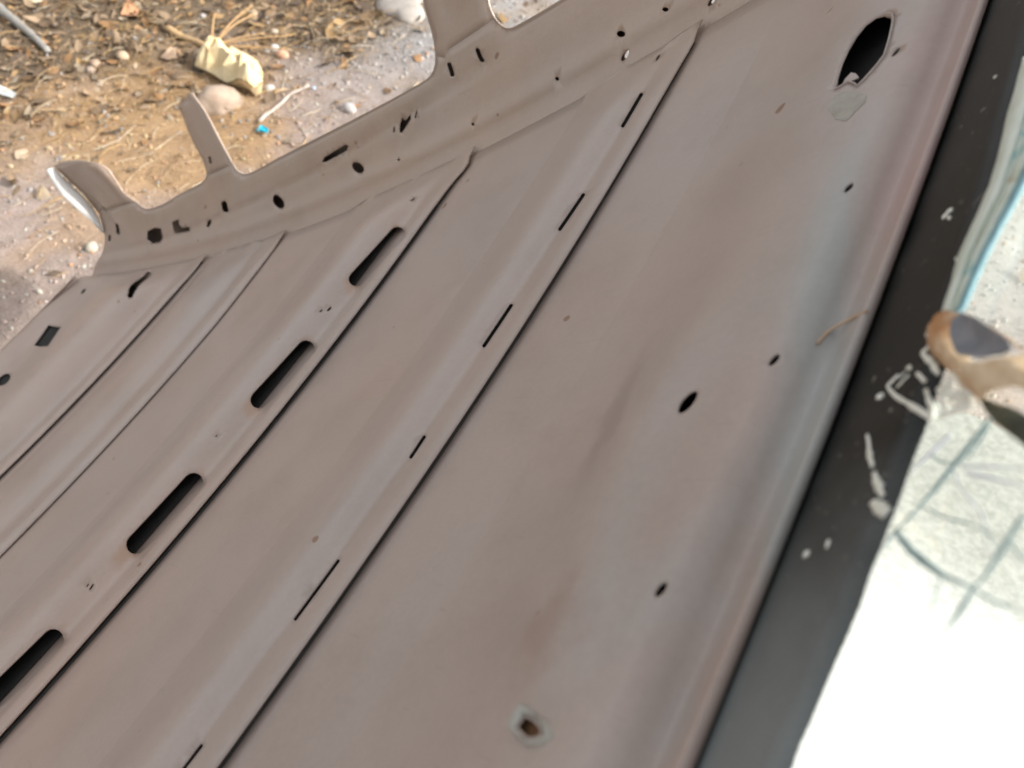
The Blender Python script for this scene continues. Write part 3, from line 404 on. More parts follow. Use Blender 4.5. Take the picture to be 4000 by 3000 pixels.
def lips(V, F, hl, zf, roll, dep):
    """roll the near (windscreen) side of each rim over and down into the cavity"""
    V = list(map(tuple, V)); F = [tuple(f) for f in F]
    for L in hl:
        L = np.array(L); c = L.mean(0); s = len(V); n = len(L); hw = max(1e-4, (L[:,0]-c[0]).max()); ax = np.polyfit(L[:,1], L[:,0], 1) if np.ptp(L[:,1]) > np.ptp(L[:,0]) else (0, c[0])
        w = np.clip((np.polyval(ax, L[:,1])-L[:,0])/hw, 0, 1)
        for k, (a, dz) in enumerate(((0, 0), (.35, .10), (.62, .30), (.85, .62), (1., 1.))):
            for p, wi in zip(L, w):
                V.append((p[0]+roll*a*wi, p[1]+(c[1]-p[1])*.03*a, float(zf(np.array(p[0]), np.array(p[1])))+dep*dz*(.25+.75*wi)))
        for k in range(4):
            for i in range(n): F.append((s+k*n+i, s+k*n+(i+1) % n, s+(k+1)*n+(i+1) % n, s+(k+1)*n+i))
    return np.array(V), F
def yend(x): return y0f(x)-.002
XS = {'bow1': [.0035,.007,.011,.015,.018,.021,.024,.027,.030,.034,.039,.045,.052,.06,.07,.08,.09,.105,.12,.13],
      'bow2': [.004,.009,.014,.018,.022,.027,.033,.039,.045,.051,.057,.063,.069,.075,.081,.088,.096,.105,.12,.135,.15,.17,.19,.21,.23],
      'bow3': [.004,.010,.016,.022,.028,.034,.041,.05,.058,.066,.076,.09,.11,.13,.15,.17,.19,.21,.225],
      'bow4': [.004,.010,.016,.022,.028,.036,.044,.052,.062,.074,.09,.11,.13,.15,.17,.19,.21,.23,.25,.27,.29,.31,.33,.35,.37,.39,.41,.43,.45,.465,.48],
      'header': [.0006,.0012,.0018,.0026,.004,.006,.009,.012,.0138,.0152,.0166,.018,.0195,.021,.0228,.025,.028,.032,.038,.045,.053,.061,.068,.075,.082,.089,.096,.103,.11,.118,.125,.132,.139,.146,.153,.159]}
# roof panel (the outer skin, seen between the bows)
xs_ = np.linspace(-.0005, 1.642, 70); ts_ = np.linspace(-1, 1, 56)
V = []; F = []
for x in xs_:
    for t_ in ts_:
        y = t_*(y0f(x)-.004); V.append((x, y, zr(x, y)))
for i in range(len(xs_)-1):
    for j in range(len(ts_)-1):
        a = i*len(ts_)+j; F.append((a, a+1, a+len(ts_)+1, a+len(ts_)))
roof_panel = solid(mesh_obj('roof_panel', V, orient(V, np.array(F)[:, [0,1,2]], INSIDE) if False else F, MAT['paint'], shell), .0012)
roof_panel['label'] = 'smooth beige roof skin between the bows'
def bow(n, w, holes, lipd=None, big=0):
    V, F, hl = domain(n, 0, XE[n]+w, YN, yend, XS[n], .011, holes)
    F = orient(V, F, INSIDE)
    zf = lambda x, y: zs(n, x, np.abs(y))
    if lipd: V, F = lips(V, F, hl[:big], zf, .0012, lipd)
    return V, F
def bead(o, n, w):
    # sealant bead in the gap under the front lip
    bv = []; bf = []; ys = np.linspace(YN, yend(XE[n])-.012, 130); rng = np.random.RandomState(len(n)+int(w*1000))
    for k, y in enumerate(ys):
        xe = float(xedge(n, abs(y)))+.0045; j = rng.rand()*.0006
        z = float(zr(xe, y))
        bv += [(xe-.0012-j, y, z-.0003), (xe-.001-j, y, z-.0019), (xe+.006, y, z-.0022), (xe+.008, y, z-.0003)]
    for k in range(len(ys)-1):
        for i in range(3): a = k*4+i; bf.append((a, a+1, a+5, a+4))
    return mesh_obj('sealant_bead', bv, bf, MAT['seal'], o)
for n, w, holes, lipd, big, lab in (('bow1', .135, DATA['bow1_holes'], None, 0, 'roof bow nearest the windscreen, with a row of thin slots'),
                          ('bow2', .245, DATA['bow2_holes'], None, 4, 'middle roof bow with long rounded slots'),
                          ('bow3', .232, [], None, 0, 'plain roof bow without slots')):
    V, F = bow(n, w, holes, lipd, big)
    o = solid(mesh_obj('roof_bow', V, F, MAT['paint'], shell), .0016 if n == 'bow2' else .0010); o['label'] = lab
    if n != 'bow3': bead(o, n, w)
V, F = bow('bow4', .488, DATA['bow4_holes']+DATA['corner_holes'])
rear = solid(mesh_obj('rear_header', V, F, MAT['paint_rail'], shell), .0011); rear['label'] = 'rear header channel with square and slotted holes'
bead(rear, 'bow4', .488)
# rolled rear lip of the roof
lv = []; lf = []
ys = np.linspace(-.46, .455, 80)
prof = [(0,-.0125),(.004,-.0128),(.008,-.0105),(.0095,-.006),(.0085,.0),(.004,.004)]
for y in ys:
    for dx, dz in prof: lv.append((1.634+dx-.05*max(0, abs(y)-.38)**1.2, y, float(zr(1.634, y))+dz))
for k in range(len(ys)-1):
    for i in range(len(prof)-1): a = k*len(prof)+i; lf.append((a, a+1, a+len(prof)+1, a+len(prof)))
solid(mesh_obj('rear_lip', lv, lf, MAT['paint_rail'], rear), .001)
# black sheets added in the cavities, painting in the shade behind slots and holes
def cavity_shade(parent, x0, x1, ya, yb, lift):
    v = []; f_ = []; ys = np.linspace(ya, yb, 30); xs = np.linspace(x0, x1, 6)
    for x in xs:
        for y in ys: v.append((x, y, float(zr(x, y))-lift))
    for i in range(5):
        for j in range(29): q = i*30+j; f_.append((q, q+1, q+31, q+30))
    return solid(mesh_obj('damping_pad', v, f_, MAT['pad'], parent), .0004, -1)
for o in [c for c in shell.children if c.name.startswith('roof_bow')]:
    if 'thin slots' in o['label']: cavity_shade(o, .256, .335, -.3, .55, .0012)
cavity_shade([c for c in shell.children if 'rounded slots' in c.get('label','')][0], .578, .72, -.3, .52, .0018)
cavity_shade(rear, 1.20, 1.62, -.40, .44, .0018)
# front header
def hedge(y): return -.0015+.012*abs(y)**2*0
hs = DATA['header_holes']
V, F, hl = domain('header', 0, .165, -.54, lambda x: y0f(x)-.003, XS['header'], .0085, hs, .0012, xlo_f=lambda y: 0.0)
F = orient(V, F, INSIDE)
V, F = lips(V, F, [hl[5], hl[6]], lambda x, y: zs('header', x, y), .0012, .003)
head = solid(mesh_obj('front_header', V, F, MAT['paint_head'], shell), .0010); head['label'] = 'front header above the windscreen, with round holes and one large leaf shaped opening'
cavity_shade(head, .022, .108, -.3, .56, .0018)
# torn flap at the leaf shaped hole and the broken clip seat in the square hole
def hp(x, y, up=0.): return (x, y, float(zs('header', np.array(x), np.array(y)))-up)
tab = mesh_obj('torn_tab', [hp(.0565,.3735,.0003), hp(.0475,.3725,.0003), hp(.0500,.3765,.0010), hp(.0530,.3790,.0014), hp(.0555,.3765,.0010)], [(0,1,2),(0,2,3),(0,3,4)], MAT['paint'], head, False)
solid(tab, .0006)
V2, F2_ = sheet2d(densify(DATA['residue'], .0012), [], [(x, y) for x in np.arange(.03,.09,.0022) for y in np.arange(.34,.40,.0022)], .0008)
dd = segdist(V2, [DATA['residue']]); rr_ = .0002+.0009*np.clip(dd/.003, 0, 1)*(.6+1.2*np.abs(vnoise(V2[:,0], V2[:,1], .004, 61)))
mesh_obj('glue_residue', [hp(p[0], p[1], u) for p, u in zip(V2, rr_)], orient(np.c_[V2, 0*dd], F2_, INSIDE), MAT['sage'], head)
ring = []; rf = []
c0 = np.mean(hs[6], 0); L = densify(hs[6], .003); n_ = len(L); rng = np.random.RandomState(3)
for sc, up in ((1.0,.0003),(1.12,.0016),(1.36,.0013),(1.5,.0001)):
    for p in L:
        an = math.atan2(p[1]-c0[1], p[0]-c0[0]); s_ = 1+(sc-1)*(1+.45*math.sin(2*an+1.2)+.3*math.sin(3*an+.4)); q = c0+(np.array(p)-c0)*s_; ring.append(hp(q[0], q[1], up*(.6+.4*math.sin(an*2))))
for k in range(3):
    for i in range(n_): rf.append((k*n_+i, k*n_+(i+1) % n_, (k+1)*n_+(i+1) % n_, (k+1)*n_+i))
mesh_obj('clip_seat', ring, rf, MAT['sage'], head)
pv = [hp(c0[0]+dx, c0[1]+dy, -.006) for dx, dy in ((-.012,-.012),(.012,-.012),(.012,.012),(-.012,.012))]
solid(mesh_obj('rusty_clip', pv, [(0,1,2,3)], MAT['rust'], head, False), .002)

# side rail with pillar stubs
so = DATA['side_out']
def chaikin(L):
    o_ = [L[0]]
    for a, c in zip(L[:-1], L[1:]): a = np.array(a); c = np.array(c); o_ += [tuple(a*.75+c*.25), tuple(a*.25+c*.75)]
    return o_+[L[-1]]
so = chaikin(so)
so_closed = densify([(1.600,-.004),(1.585,.010)]+so+[(.18,.066),(.05,.062),(-.03,.06),(-.04,.03),(-.04,-.004)], .012)
grid = [(x, h) for x in np.arange(-.03, 1.66, .012) for h in np.r_[np.arange(-.002, .06, .0042), np.arange(.066, .21, .008)]]
sholes = [densify(h, .004) for h in DATA['side_holes']+DATA['through']]
V2, F2 = sheet2d(so_closed, sholes, grid, .0016)
V3 = side_pt(V2[:,0], V2[:,1])
dB = segdist(V2, [so])
# pressed edge: the sheet rolls outwards slightly along the window openings
roll = np.clip(1-dB/.010, 0, 1)**2*.004*(V2[:,1] > .03)
V3[:,1] += roll
# stiffening groove on the pillars
gro = lambda a, b, w: np.exp(-((a-b)/w)**2)
xcB = .513; dV = np.zeros(len(V2))
dV += (V2[:,1] > .10)*smooth(.10, .13, V2[:,1])*gro(V2[:,0], .528-(V2[:,1]-.1)*.1, .012)*.004
dV += smooth(.085, .12, V2[:,1])*gro(V2[:,0], 1.052+(V2[:,1]-.1)*.22, .009)*.003
dV -= smooth(.05, .09, V2[:,1])*(1-smooth(.115, .14, V2[:,1]))*(V2[:,0] > 1.3)*gro(V2[:,0], 1.455+(V2[:,1]-.07)*.5, .012)*.006
dV += smooth(.085, .125, V2[:,1])*smooth(1.40, 1.47, V2[:,0])*(1-smooth(1.60, 1.66, V2[:,0]))*.006*(V2[:,0] > 1.3)
V3[:,1] += dV
F2 = orient(V3, F2, np.array([.6, 0, -.2]))
cen = V2[F2].mean(1)
reg = np.zeros(len(F2), int)
reg[(cen[:,1] > .088) & (cen[:,0] > .40) & (cen[:,0] < .62)] = 1
reg[(cen[:,1] > .098) & (cen[:,0] > .98) & (cen[:,0] < 1.16)] = 2
reg[(cen[:,1] > .098) & (cen[:,0] > 1.30)] = 3
def sub(V, F, mask):
    f = F[mask]; u, inv = np.unique(f, return_inverse=True)
    return V[u], inv.reshape(f.shape), u
side_parts = []
for r, nm, lab in ((0, 'side_rail', 'side rail over the windows, punched with slots and holes'), (1, 'pillar', 'wide middle pillar with two narrow slots at its root'),
                   (2, 'pillar', 'slim cut-off pillar stub between the two rear windows'), (3, 'pillar', 'broad dark rear corner pillar stub with a pale outer edge')):
    v, f_, u = sub(V3, F2, reg == r)
    o = solid(mesh_obj(nm, v, f_, MAT['paint_rail'], shell), .0011); o['label'] = lab; side_parts.append(o)
# outer skin of the rail and pillars, closing the box section behind the holes
outer_holes = [sholes[-2], sholes[-1]]
g2 = [(x, h) for x in np.arange(-.03, 1.66, .016) for h in np.arange(.002, .21, .009)]
V2o, F2o = sheet2d(so_closed, outer_holes, g2, .003)
d = segdist(V2o, [so_closed]); off = np.minimum(d*1.1, .034)*np.clip(d/.004, 0, 1)
off *= 1-.85*smooth(.075, .10, V2o[:,1])
for hxy in outer_holes:
    dh = segdist(V2o, [hxy]); off = np.minimum(off, .004+dh*.8)
V3o = side_pt(V2o[:,0], V2o[:,1]); V3o[:,1] += .0022+off; V3o[:,2] += off*.25
o = mesh_obj('outer_skin', V3o, F2o, MAT['paint_rail'], side_parts[0]); solid(o, .0008, 1)
# pale outer flange along the rear edge of the corner pillar
fv = []; ff = []
for pi_, po_ in DATA['flange']:
    pi_ = np.array(pi_); po_ = np.array(po_)
    for t_, bx in ((0, .002), (.2, -.0035), (.75, -.0045), (1., -.001)): q = pi_+(po_-pi_)*t_; fv.append((q[0]+bx, q[1], q[2]))
for k in range(len(DATA['flange'])-1):
    for i in range(3): a = k*4+i; ff.append((a, a+1, a+5, a+4))
solid(mesh_obj('pillar_flange', fv, ff, MAT['outer'], side_parts[3]), .0016, 0)
# far side of the roof: the same rail mirrored
for o in list(side_parts):
    c = o.copy(); c.scale = (1,-1,1); link(c, shell); del c['label']
    for ch in o.children:
        k = ch.copy(); link(k, c)

# windscreen remnant
W = []; ws_s = np.linspace(-.012, .30, 26); ws_y = np.linspace(-.56, .57, 60); rng = np.random.RandomState(8)
jag = np.interp(ws_y, np.linspace(-.56,.57,24), rng.rand(24)*.09)
V = []
for layer in (0, 1):
    for i, s in enumerate(ws_s):
        for j, y in enumerate(ws_y):
            ss = s if s < .15 else .15+(s-.15)*(1-jag[j]/.15)
            p = glass_pt(np.array(ss), np.array(y)); V.append((p[0]-.0023*layer, y, p[2]+.0039*layer))
n1, n2 = len(ws_s), len(ws_y); F = []
for layer in (0, 1):
    b0 = layer*n1*n2
    for i in range(n1-1):
        for j in range(n2-1):
            a = b0+i*n2+j; q = (a, a+1, a+n2+1, a+n2); F.append(q if layer == 0 else q[::-1])
rim = [i*n2 for i in range(n1)]+[(n1-1)*n2+j for j in range(1, n2)]+[i*n2+n2-1 for i in range(n1-2, -1, -1)]+[j for j in range(n2-2, 0, -1)]
for k in range(len(rim)):
    a, b = rim[k], rim[(k+1) % len(rim)]; F.append((a, b, b+n1*n2, a+n1*n2))
wind = mesh_obj('windscreen', V, F, MAT['glass'], shell); wind['label'] = 'cracked dusty windscreen glass left along the header'
# black frit band with its toothed dot edge
fr = np.array(DATA['frit'])[::-1]; yy = np.arange(-.54, .56, .0010)
base = np.interp(yy, fr[:,1], fr[:,0], left=fr[0,0], right=fr[-1,0])
tooth = .00035*np.abs(np.sin(np.pi*yy/.0031))
fv = []; ff = []
cols_ = np.linspace(0, 1, 6)
for y, b_ , tt in zip(yy, base, tooth):
    for c in cols_:
        s = -.010+(b_-tt+.010)*c
        p = glass_pt(np.array(s), np.array(y)); fv.append((p[0]+.0002, y, p[2]-.00035))
for k in range(len(yy)-1):
    for i in range(5): a = k*6+i; ff.append((a, a+1, a+7, a+6))
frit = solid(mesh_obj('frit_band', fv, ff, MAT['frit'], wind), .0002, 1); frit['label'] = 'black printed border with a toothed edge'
def gpos(s, y, up): # point on the glass, 'up' metres towards the inside
    p = glass_pt(np.array(s), np.array(y)); return np.array([p[0]+.51*up, y, p[2]-.86*up])
def tube(path, rads, nseg=7, jitter=0., seed=0, flat=1., nrm=None):
    rng = np.random.RandomState(seed); P = np.array(path, float); V = []; F = []
    for i, p in enumerate(P):
        d = P[min(i+1, len(P)-1)]-P[max(i-1, 0)]; d /= np.linalg.norm(d)+1e-12
        n0 = np.array(nrm if nrm is not None else (0,0,1.)); a = np.cross(d, n0); a /= np.linalg.norm(a)+1e-9; b = np.cross(a, d)
        r = rads[i]
        for k in range(nseg):
            t = 2*np.pi*k/nseg; rr = r*(1+jitter*(rng.rand()-.5)); V.append(p+a*np.cos(t)*rr+b*np.sin(t)*rr*flat)
    for i in range(len(P)-1):
        for k in range(nseg): F.append((i*nseg+k, i*nseg+(k+1) % nseg, (i+1)*nseg+(k+1) % nseg, (i+1)*nseg+k))
    F.append(tuple(range(nseg))[::-1]); F.append(tuple((len(P)-1)*nseg+k for k in range(nseg)))
    return V, F
def spline(pts, n):
    P = np.array(pts, float)
    if len(P) < 3: return np.array([P[0]+(P[-1]-P[0])*t for t in np.linspace(0, 1, n)])
    t = np.r_[0, np.cumsum(np.linalg.norm(np.diff(P, axis=0), axis=1))]; t /= t[-1]; u = np.linspace(0, 1, n)
    Q = np.stack([np.interp(u, t, P[:,k]) for k in range(P.shape[1])], 1)
    for _ in range(2): Q[1:-1] = (Q[:-2]+2*Q[1:-1]+Q[2:])/4
    return Q
GN = (.51, 0, -.86)
crw = [.0011,.0009,.0009,.0008,.0011,.0004,.0005,.0006,.0006,.0003,.0003,.0003,.0003,.0003,.0003]; crm = ['d','d','d','d','l','l','l','d','d','d','d','d','l','d','d']
for k, c in enumerate(DATA['cracks']):
    Q = spline(c, 14); path = [gpos(s, y, .0002) for s, y in Q]
    r = [crw[k]*(.45+.55*np.sin(np.pi*min(1, .12+i/13))) for i in range(14)]
    v, f_ = tube(path, r, 6, .5, k, .3, GN)
    o = mesh_obj('crack', v, f_, MAT['crackdark' if crm[k] == 'd' else 'cracklight'], wind)
for k, (c, w) in enumerate(DATA['chips']):
    Q = spline(c, 9); path = [gpos(s, y, .0007) for s, y in Q]; rng = np.random.RandomState(50+k)
    w *= 1.05
    r = [w*(.35+.65*np.sin(np.pi*(.06+.88*i/8))**.5)*(.75+.5*rng.rand()) for i in range(9)]
    v, f_ = tube(path, r, 8, .5, 70+k, .55, GN)
    mesh_obj('dried_smear', v, f_, MAT['chip'], wind)

MAT['streak'] = plain('dusty_streak', (.10,.09,.075), (.17,.155,.13), 200, .8)
for k, (c, w) in enumerate(DATA['streaks']):
    Q = spline(c, 9); path = [gpos(s, y, .0005) for s, y in Q]
    v, f_ = tube(path, [w*(.3+.7*np.sin(np.pi*(.08+.84*i/8))) for i in range(9)], 8, .4, 170+k, .15, GN)
    mesh_obj('dust_streak', v, f_, MAT['streak'], wind)

# ------------------------------------------------------------------ rusty scraps stuck on the windscreen
def to_w(p): return MW@np.asarray(p)+TW
st = DATA['strip']; sv = []; sf = []
rng = np.random.RandomState(5)
Tt = np.linspace(0, 1, len(st)); tt = np.linspace(0, 1, 28)
A_ = np.array([p[0] for p in st]); B_ = np.array([p[1] for p in st])
A_ = np.stack([np.interp(tt, Tt, A_[:,k]) for k in (0, 1)], 1); B_ = np.stack([np.interp(tt, Tt, B_[:,k]) for k in (0, 1)], 1)
cs = [(0,.0006),(.05,.0030),(.30,.0036),(.50,.0040),(.55,.0022),(.62,.0022),(.70,.0044),(.93,.0046),(.985,.0040),(1.,.0030)]
for a, b in zip(A_, B_):
    for t_, up in cs:
        s, y = a+(b-a)*min(1, max(0, t_+.012*(rng.rand()-.5))); sv.append(to_w(gpos(s, y, up+rng.rand()*.0003)))
nc = len(cs)
sf = [(k*nc+i, k*nc+i+1, (k+1)*nc+i+1, (k+1)*nc+i) for k in range(len(tt)-1) for i in range(nc-1)]
base = np.array(sv).mean(0); sv = np.array(sv)-base
def part(name, V, F, mat, parent):
    u, inv = np.unique(np.concatenate([np.array(f_) for f_ in F]), return_inverse=True); out = []; k = 0
    for f_ in F: out.append(tuple(inv[k:k+len(f_)])); k += len(f_)
    return mesh_obj(name, V[u], out, mat, parent)
strip = empty('trim_strip', base)
tag(strip, 'narrow rusty strip of flaking pale teal trim lying along the windscreen', 'trim strip')
MAT['mint'] = plain('pale_mint_paint', (.60,.66,.56), (.74,.80,.72), 60, .55, .2, .001)
MAT['blue'] = plain('bright_blue_paint', (.15,.29,.33), (.22,.38,.42), 80, .5, .2, .001)
pm = [f_ for k, f_ in enumerate(sf) if k % (nc-1) < 3]; pt = [f_ for k, f_ in enumerate(sf) if 3 <= k % (nc-1) < 7]; pb = [f_ for k, f_ in enumerate(sf) if k % (nc-1) >= 7]
for nm, fs, mt in (('mint_face', pm, 'mint'), ('flaked_groove', pt, 'teal'), ('blue_edge', pb, 'blue')): solid(part(nm, sv, fs, MAT[mt], strip), .0006)
# crumpled bracket: a plate with a recessed cup, and, painted dark for the shaded gap beneath, a wedge
def plate(outl, holes, up, seed, step):
    rng = np.random.RandomState(seed); O = densify(outl, step); H = [densify(h, step) for h in holes]
    lo = np.min(O, 0); hi = np.max(O, 0)
    g = [(x+.3*step*rng.randn(), y+.3*step*rng.randn()) for x in np.arange(lo[0], hi[0], step) for y in np.arange(lo[1], hi[1], step)]
    V2, F2 = sheet2d(O, H, g, step*.45); dd = segdist(V2, [O]+H)
    return V2, F2, dd
br_c = np.mean(DATA['rust'], 0); base = to_w(gpos(br_c[0], br_c[1], .002))
br = empty('rusty_bracket', base); tag(br, 'crumpled rusty brown bracket with a dark grey cup, on the windscreen edge', 'bracket')
MAT['rust2'] = plain('orange_rust', (.40,.19,.075), (.70,.56,.38), 75, .8, .6, .002)
MAT['cup'] = plain('dark_grey_cup', (.15,.16,.18), (.25,.25,.265), 90, .6)
MAT['olive'] = plain('dark_olive_grime', (.03,.032,.02), (.09,.09,.055), 90, .7)  # dark colour painting in the shaded gap under the bracket
for nm, ol, hol, mt, f_up, sd in (('plate', DATA['rust'], [DATA['cup']], 'rust2', lambda v, dd: .0012+.0055*np.clip(dd/.004, 0, 1)**.7+.0055*vnoise(v[:,0], v[:,1], .008, 41), 1),
                                  ('cup', DATA['cup'], [], 'cup', lambda v, dd: .0062-.0042*np.clip(dd/.006, 0, 1)+.001*vnoise(v[:,0], v[:,1], .004, 42), 2),
                                  ('tail', DATA['wedge'], [], 'olive', lambda v, dd: .0008+.002*np.clip(dd/.003, 0, 1)+.001*vnoise(v[:,0], v[:,1], .004, 43), 3)):
    V2, F2_, dd = plate(ol, hol, 0, sd, .0022); up = f_up(V2, dd)
    solid(mesh_obj(nm, np.array([to_w(gpos(p[0], p[1], u)) for p, u in zip(V2, up)])-base, F2_, MAT[mt], br), .0007).modifiers.new('round', 'SUBSURF').levels = 1
sh = [to_w(np.array(p)+np.array([0,0,-.0012])) for p in spline(DATA['straw_header'], 12)]
MAT['straw'] = plain('dry_straw', (.45,.27,.12), (.60,.40,.20), 60, .8, .2)
base = np.array(sh).mean(0)
v, f_ = tube([p-base for p in sh], [.0006]*12, 6, .2, 3)
o = mesh_obj('straw_blade', v, f_, plain('faded_straw', (.46,.32,.21), (.54,.39,.27), 60, .8, .2)); o.location = base; tag(o, 'thin curved orange straw stuck across the header flange', 'straw')

# ------------------------------------------------------------------ loose litter on the ground
G = DATA['G']
def ico(sub=1):
    bm = bmesh.new(); bmesh.ops.create_icosphere(bm, subdivisions=sub, radius=1.0)
    v = np.array([x.co[:] for x in bm.verts]); f_ = np.array([[y.index for y in x.verts] for x in bm.faces]); bm.free(); return v, f_
IV, IF = ico(1); IV2, IF2 = ico(2); IV3, IF3 = ico(3)
def rot(rng):
    q = rng.randn(4); q /= np.linalg.norm(q); w, x, y, z = q
    return np.array([[1-2*(y*y+z*z),2*(x*y-z*w),2*(x*z+y*w)],[2*(x*y+z*w),1-2*(x*x+z*z),2*(y*z-x*w)],[2*(x*z-y*w),2*(y*z+x*w),1-2*(x*x+y*y)]])
def spots(rng, n, zones):
    out = []
    w = np.array([z[4] for z in zones], float); w /= w.sum()
    for k in rng.choice(len(zones), n, p=w):
        x0, x1, ya, yb, _ = zones[k]; out.append((rng.uniform(x0, x1), rng.uniform(ya, yb)))
    return np.array(out)
ZN = [(1.2, 3.3, -2.5, .1, 5.), (-.6, .45, -2.3, -1.2, 1.)]
rng = np.random.RandomState(21)
def gh1(x, y): return float(ground_h(np.array([x]), np.array([y]))[0])
# gravel: small stones bedded in the earth
Pn = spots(rng, 13000, ZN); gz = ground_h(Pn[:,0], Pn[:,1]); gc = ground_col(Pn[:,0], Pn[:,1])[:, :3]; LT = litter(Pn[:,0], Pn[:,1])
V = []; F = []; Cc = []
for k in range(len(Pn)):
    r = .0022+.0055*rng.rand()**2.2+(.012*rng.rand() if rng.rand() < .01 else 0)
    S = np.array([1, .6+.4*rng.rand(), .45+.35*rng.rand()])*r
    v = (IV*(1+.22*(rng.rand(len(IV),1)-.5)))*S@rot(rng).T+np.array([Pn[k,0], Pn[k,1], gz[k]+r*.25])
    F.append(IF+len(V)*len(IV)); V.append(v)
    t = rng.rand(); cc = gc[k]*(.75+.65*rng.rand()) if t < .7 else np.array([.30,.285,.275])*(.7+.6*rng.rand())
    if t > .93: cc = np.array([.36,.22,.13])*(.8+.4*rng.rand())
    Cc.append(np.tile(np.r_[np.clip(cc, 0, .42), 1], (len(IV), 1)))
MAT['gravel'] = vcol_mat('gravel_stone', .85, 300., .3, .002, (.85,1.15))
o = mesh_obj('gravel', np.concatenate(V), np.concatenate(F), MAT['gravel']); set_tint(o, np.concatenate(Cc)); tag(o, 'small loose stones bedded in dry earth', 'gravel', kind='stuff')
# straw: dry stems, most of them in the litter and in the golden patch
def stems(n, zones, keep, lo, hi, rad, seed, cols, lift=.0):
    rng = np.random.RandomState(seed); V = []; F = []; Cc = []; nb = 0
    Pn = spots(rng, n*4, zones); kp = keep(Pn[:,0], Pn[:,1]); Pn = Pn[rng.rand(len(Pn)) < kp][:n]
    for x, y in Pn:
        L = rng.uniform(lo, hi)*(.6+.8*rng.rand()); a = rng.uniform(0, 2*np.pi); bend = rng.randn()*.5
        m = 5; pts = []
        xx, yy, an = x, y, a
        zz = gh1(x, y)+.003+rng.rand()*lift
        tilt = rng.uniform(-.12, .25)
        for i in range(m):
            pts.append((xx, yy, max(gh1(xx, yy)+.0015, zz)))
            xx += np.cos(an)*L/(m-1); yy += np.sin(an)*L/(m-1); an += bend/(m-1); zz += tilt*L/(m-1)*(1 if i < 2 else -1)
        r = rad*(.5+rng.rand())
        v, f_ = tube(pts, [r, r, r*.95, r*.85, r*.5], 4, 0, 0)
        F += [tuple(i+nb for i in q) for q in f_]; V += list(v); nb += len(v)
        cc = cols[rng.randint(len(cols))]; cc = np.array(cc)*(.75+.5*rng.rand()); Cc.append(np.tile(np.r_[np.clip(cc, 0, .8), 1], (len(v), 1)))
    return V, F, np.concatenate(Cc)
gold = lambda x, y: np.clip(.06+.5*litter(x, y)+1.3*np.exp(-((x-1.98)**2+(y+.98)**2)/.16)+.6*np.exp(-((x-2.1)**2+(y+1.6)**2)/.12), 0, 1)
V, F, Cc = stems(2000, ZN, gold, .03, .11, .0010, 5, [(.40,.27,.125),(.45,.33,.19),(.30,.20,.10),(.48,.41,.30),(.26,.185,.12)], .012)
MAT['stem'] = vcol_mat('dry_stems', .8, 120., .1, .001, (.9,1.1))
o = mesh_obj('straw', V, F, MAT['stem']); set_tint(o, Cc); tag(o, 'golden dry straw scattered over the earth', 'straw', kind='stuff')
# leaf litter: curled flakes
V = []; F = []; Cc = []; nb = 0; rng = np.random.RandomState(77)
Pn = spots(rng, 14000, ZN); Pn = Pn[rng.rand(len(Pn)) < np.clip(litter(Pn[:,0], Pn[:,1])*.9+.05, 0, 1)][:3600]
def leaf(rng, Lh, Wh, curl):
    u = np.linspace(-1, 1, 5); v = []
    for a in u:
        w = Wh*(1-abs(a)**1.7)+.0004
        for b in (-1, 0, 1): v.append((a*Lh, b*w, curl*(a*a*.6+abs(b)*.5)*Lh))
    f_ = [(i*3+j, i*3+j+1, i*3+j+4, i*3+j+3) for i in range(4) for j in range(2)]
    return np.array(v), f_
LC = [(.14,.10,.066),(.18,.13,.085),(.24,.175,.115),(.10,.074,.055),(.27,.18,.09),(.31,.25,.18),(.24,.14,.07)]
for x, y in Pn:
    L = .008+.024*rng.rand()**1.8; v, f_ = leaf(rng, L, L*(.3+.4*rng.rand()), rng.randn()*.35)
    R1 = rot(rng); a = rng.uniform(0, 6.28); Rz = np.array([[np.cos(a),-np.sin(a),0],[np.sin(a),np.cos(a),0],[0,0,1]])
    tx, ty = rng.randn(2)*.35; Rt = np.array([[1,0,tx],[0,1,ty],[-tx,-ty,1]])
    v = v@Rz.T@Rt.T+np.array([x, y, gh1(x, y)+.004+.004*rng.rand()])
    F += [tuple(i+nb for i in q) for q in f_]; V.append(v); nb += len(v)
    cc = np.array(LC[rng.randint(len(LC))])*(.75+.6*rng.rand()); Cc.append(np.tile(np.r_[np.clip(cc,0,.8),1], (len(v),1)))
MAT['leaf'] = vcol_mat('dead_leaf', .75, 90., .2, .001, (.85,1.15))
o = mesh_obj('leaf_litter', np.concatenate(V), F, MAT['leaf']); set_tint(o, np.concatenate(Cc)); tag(o, 'brown dead leaf flakes covering the earth', 'leaf litter', kind='stuff')

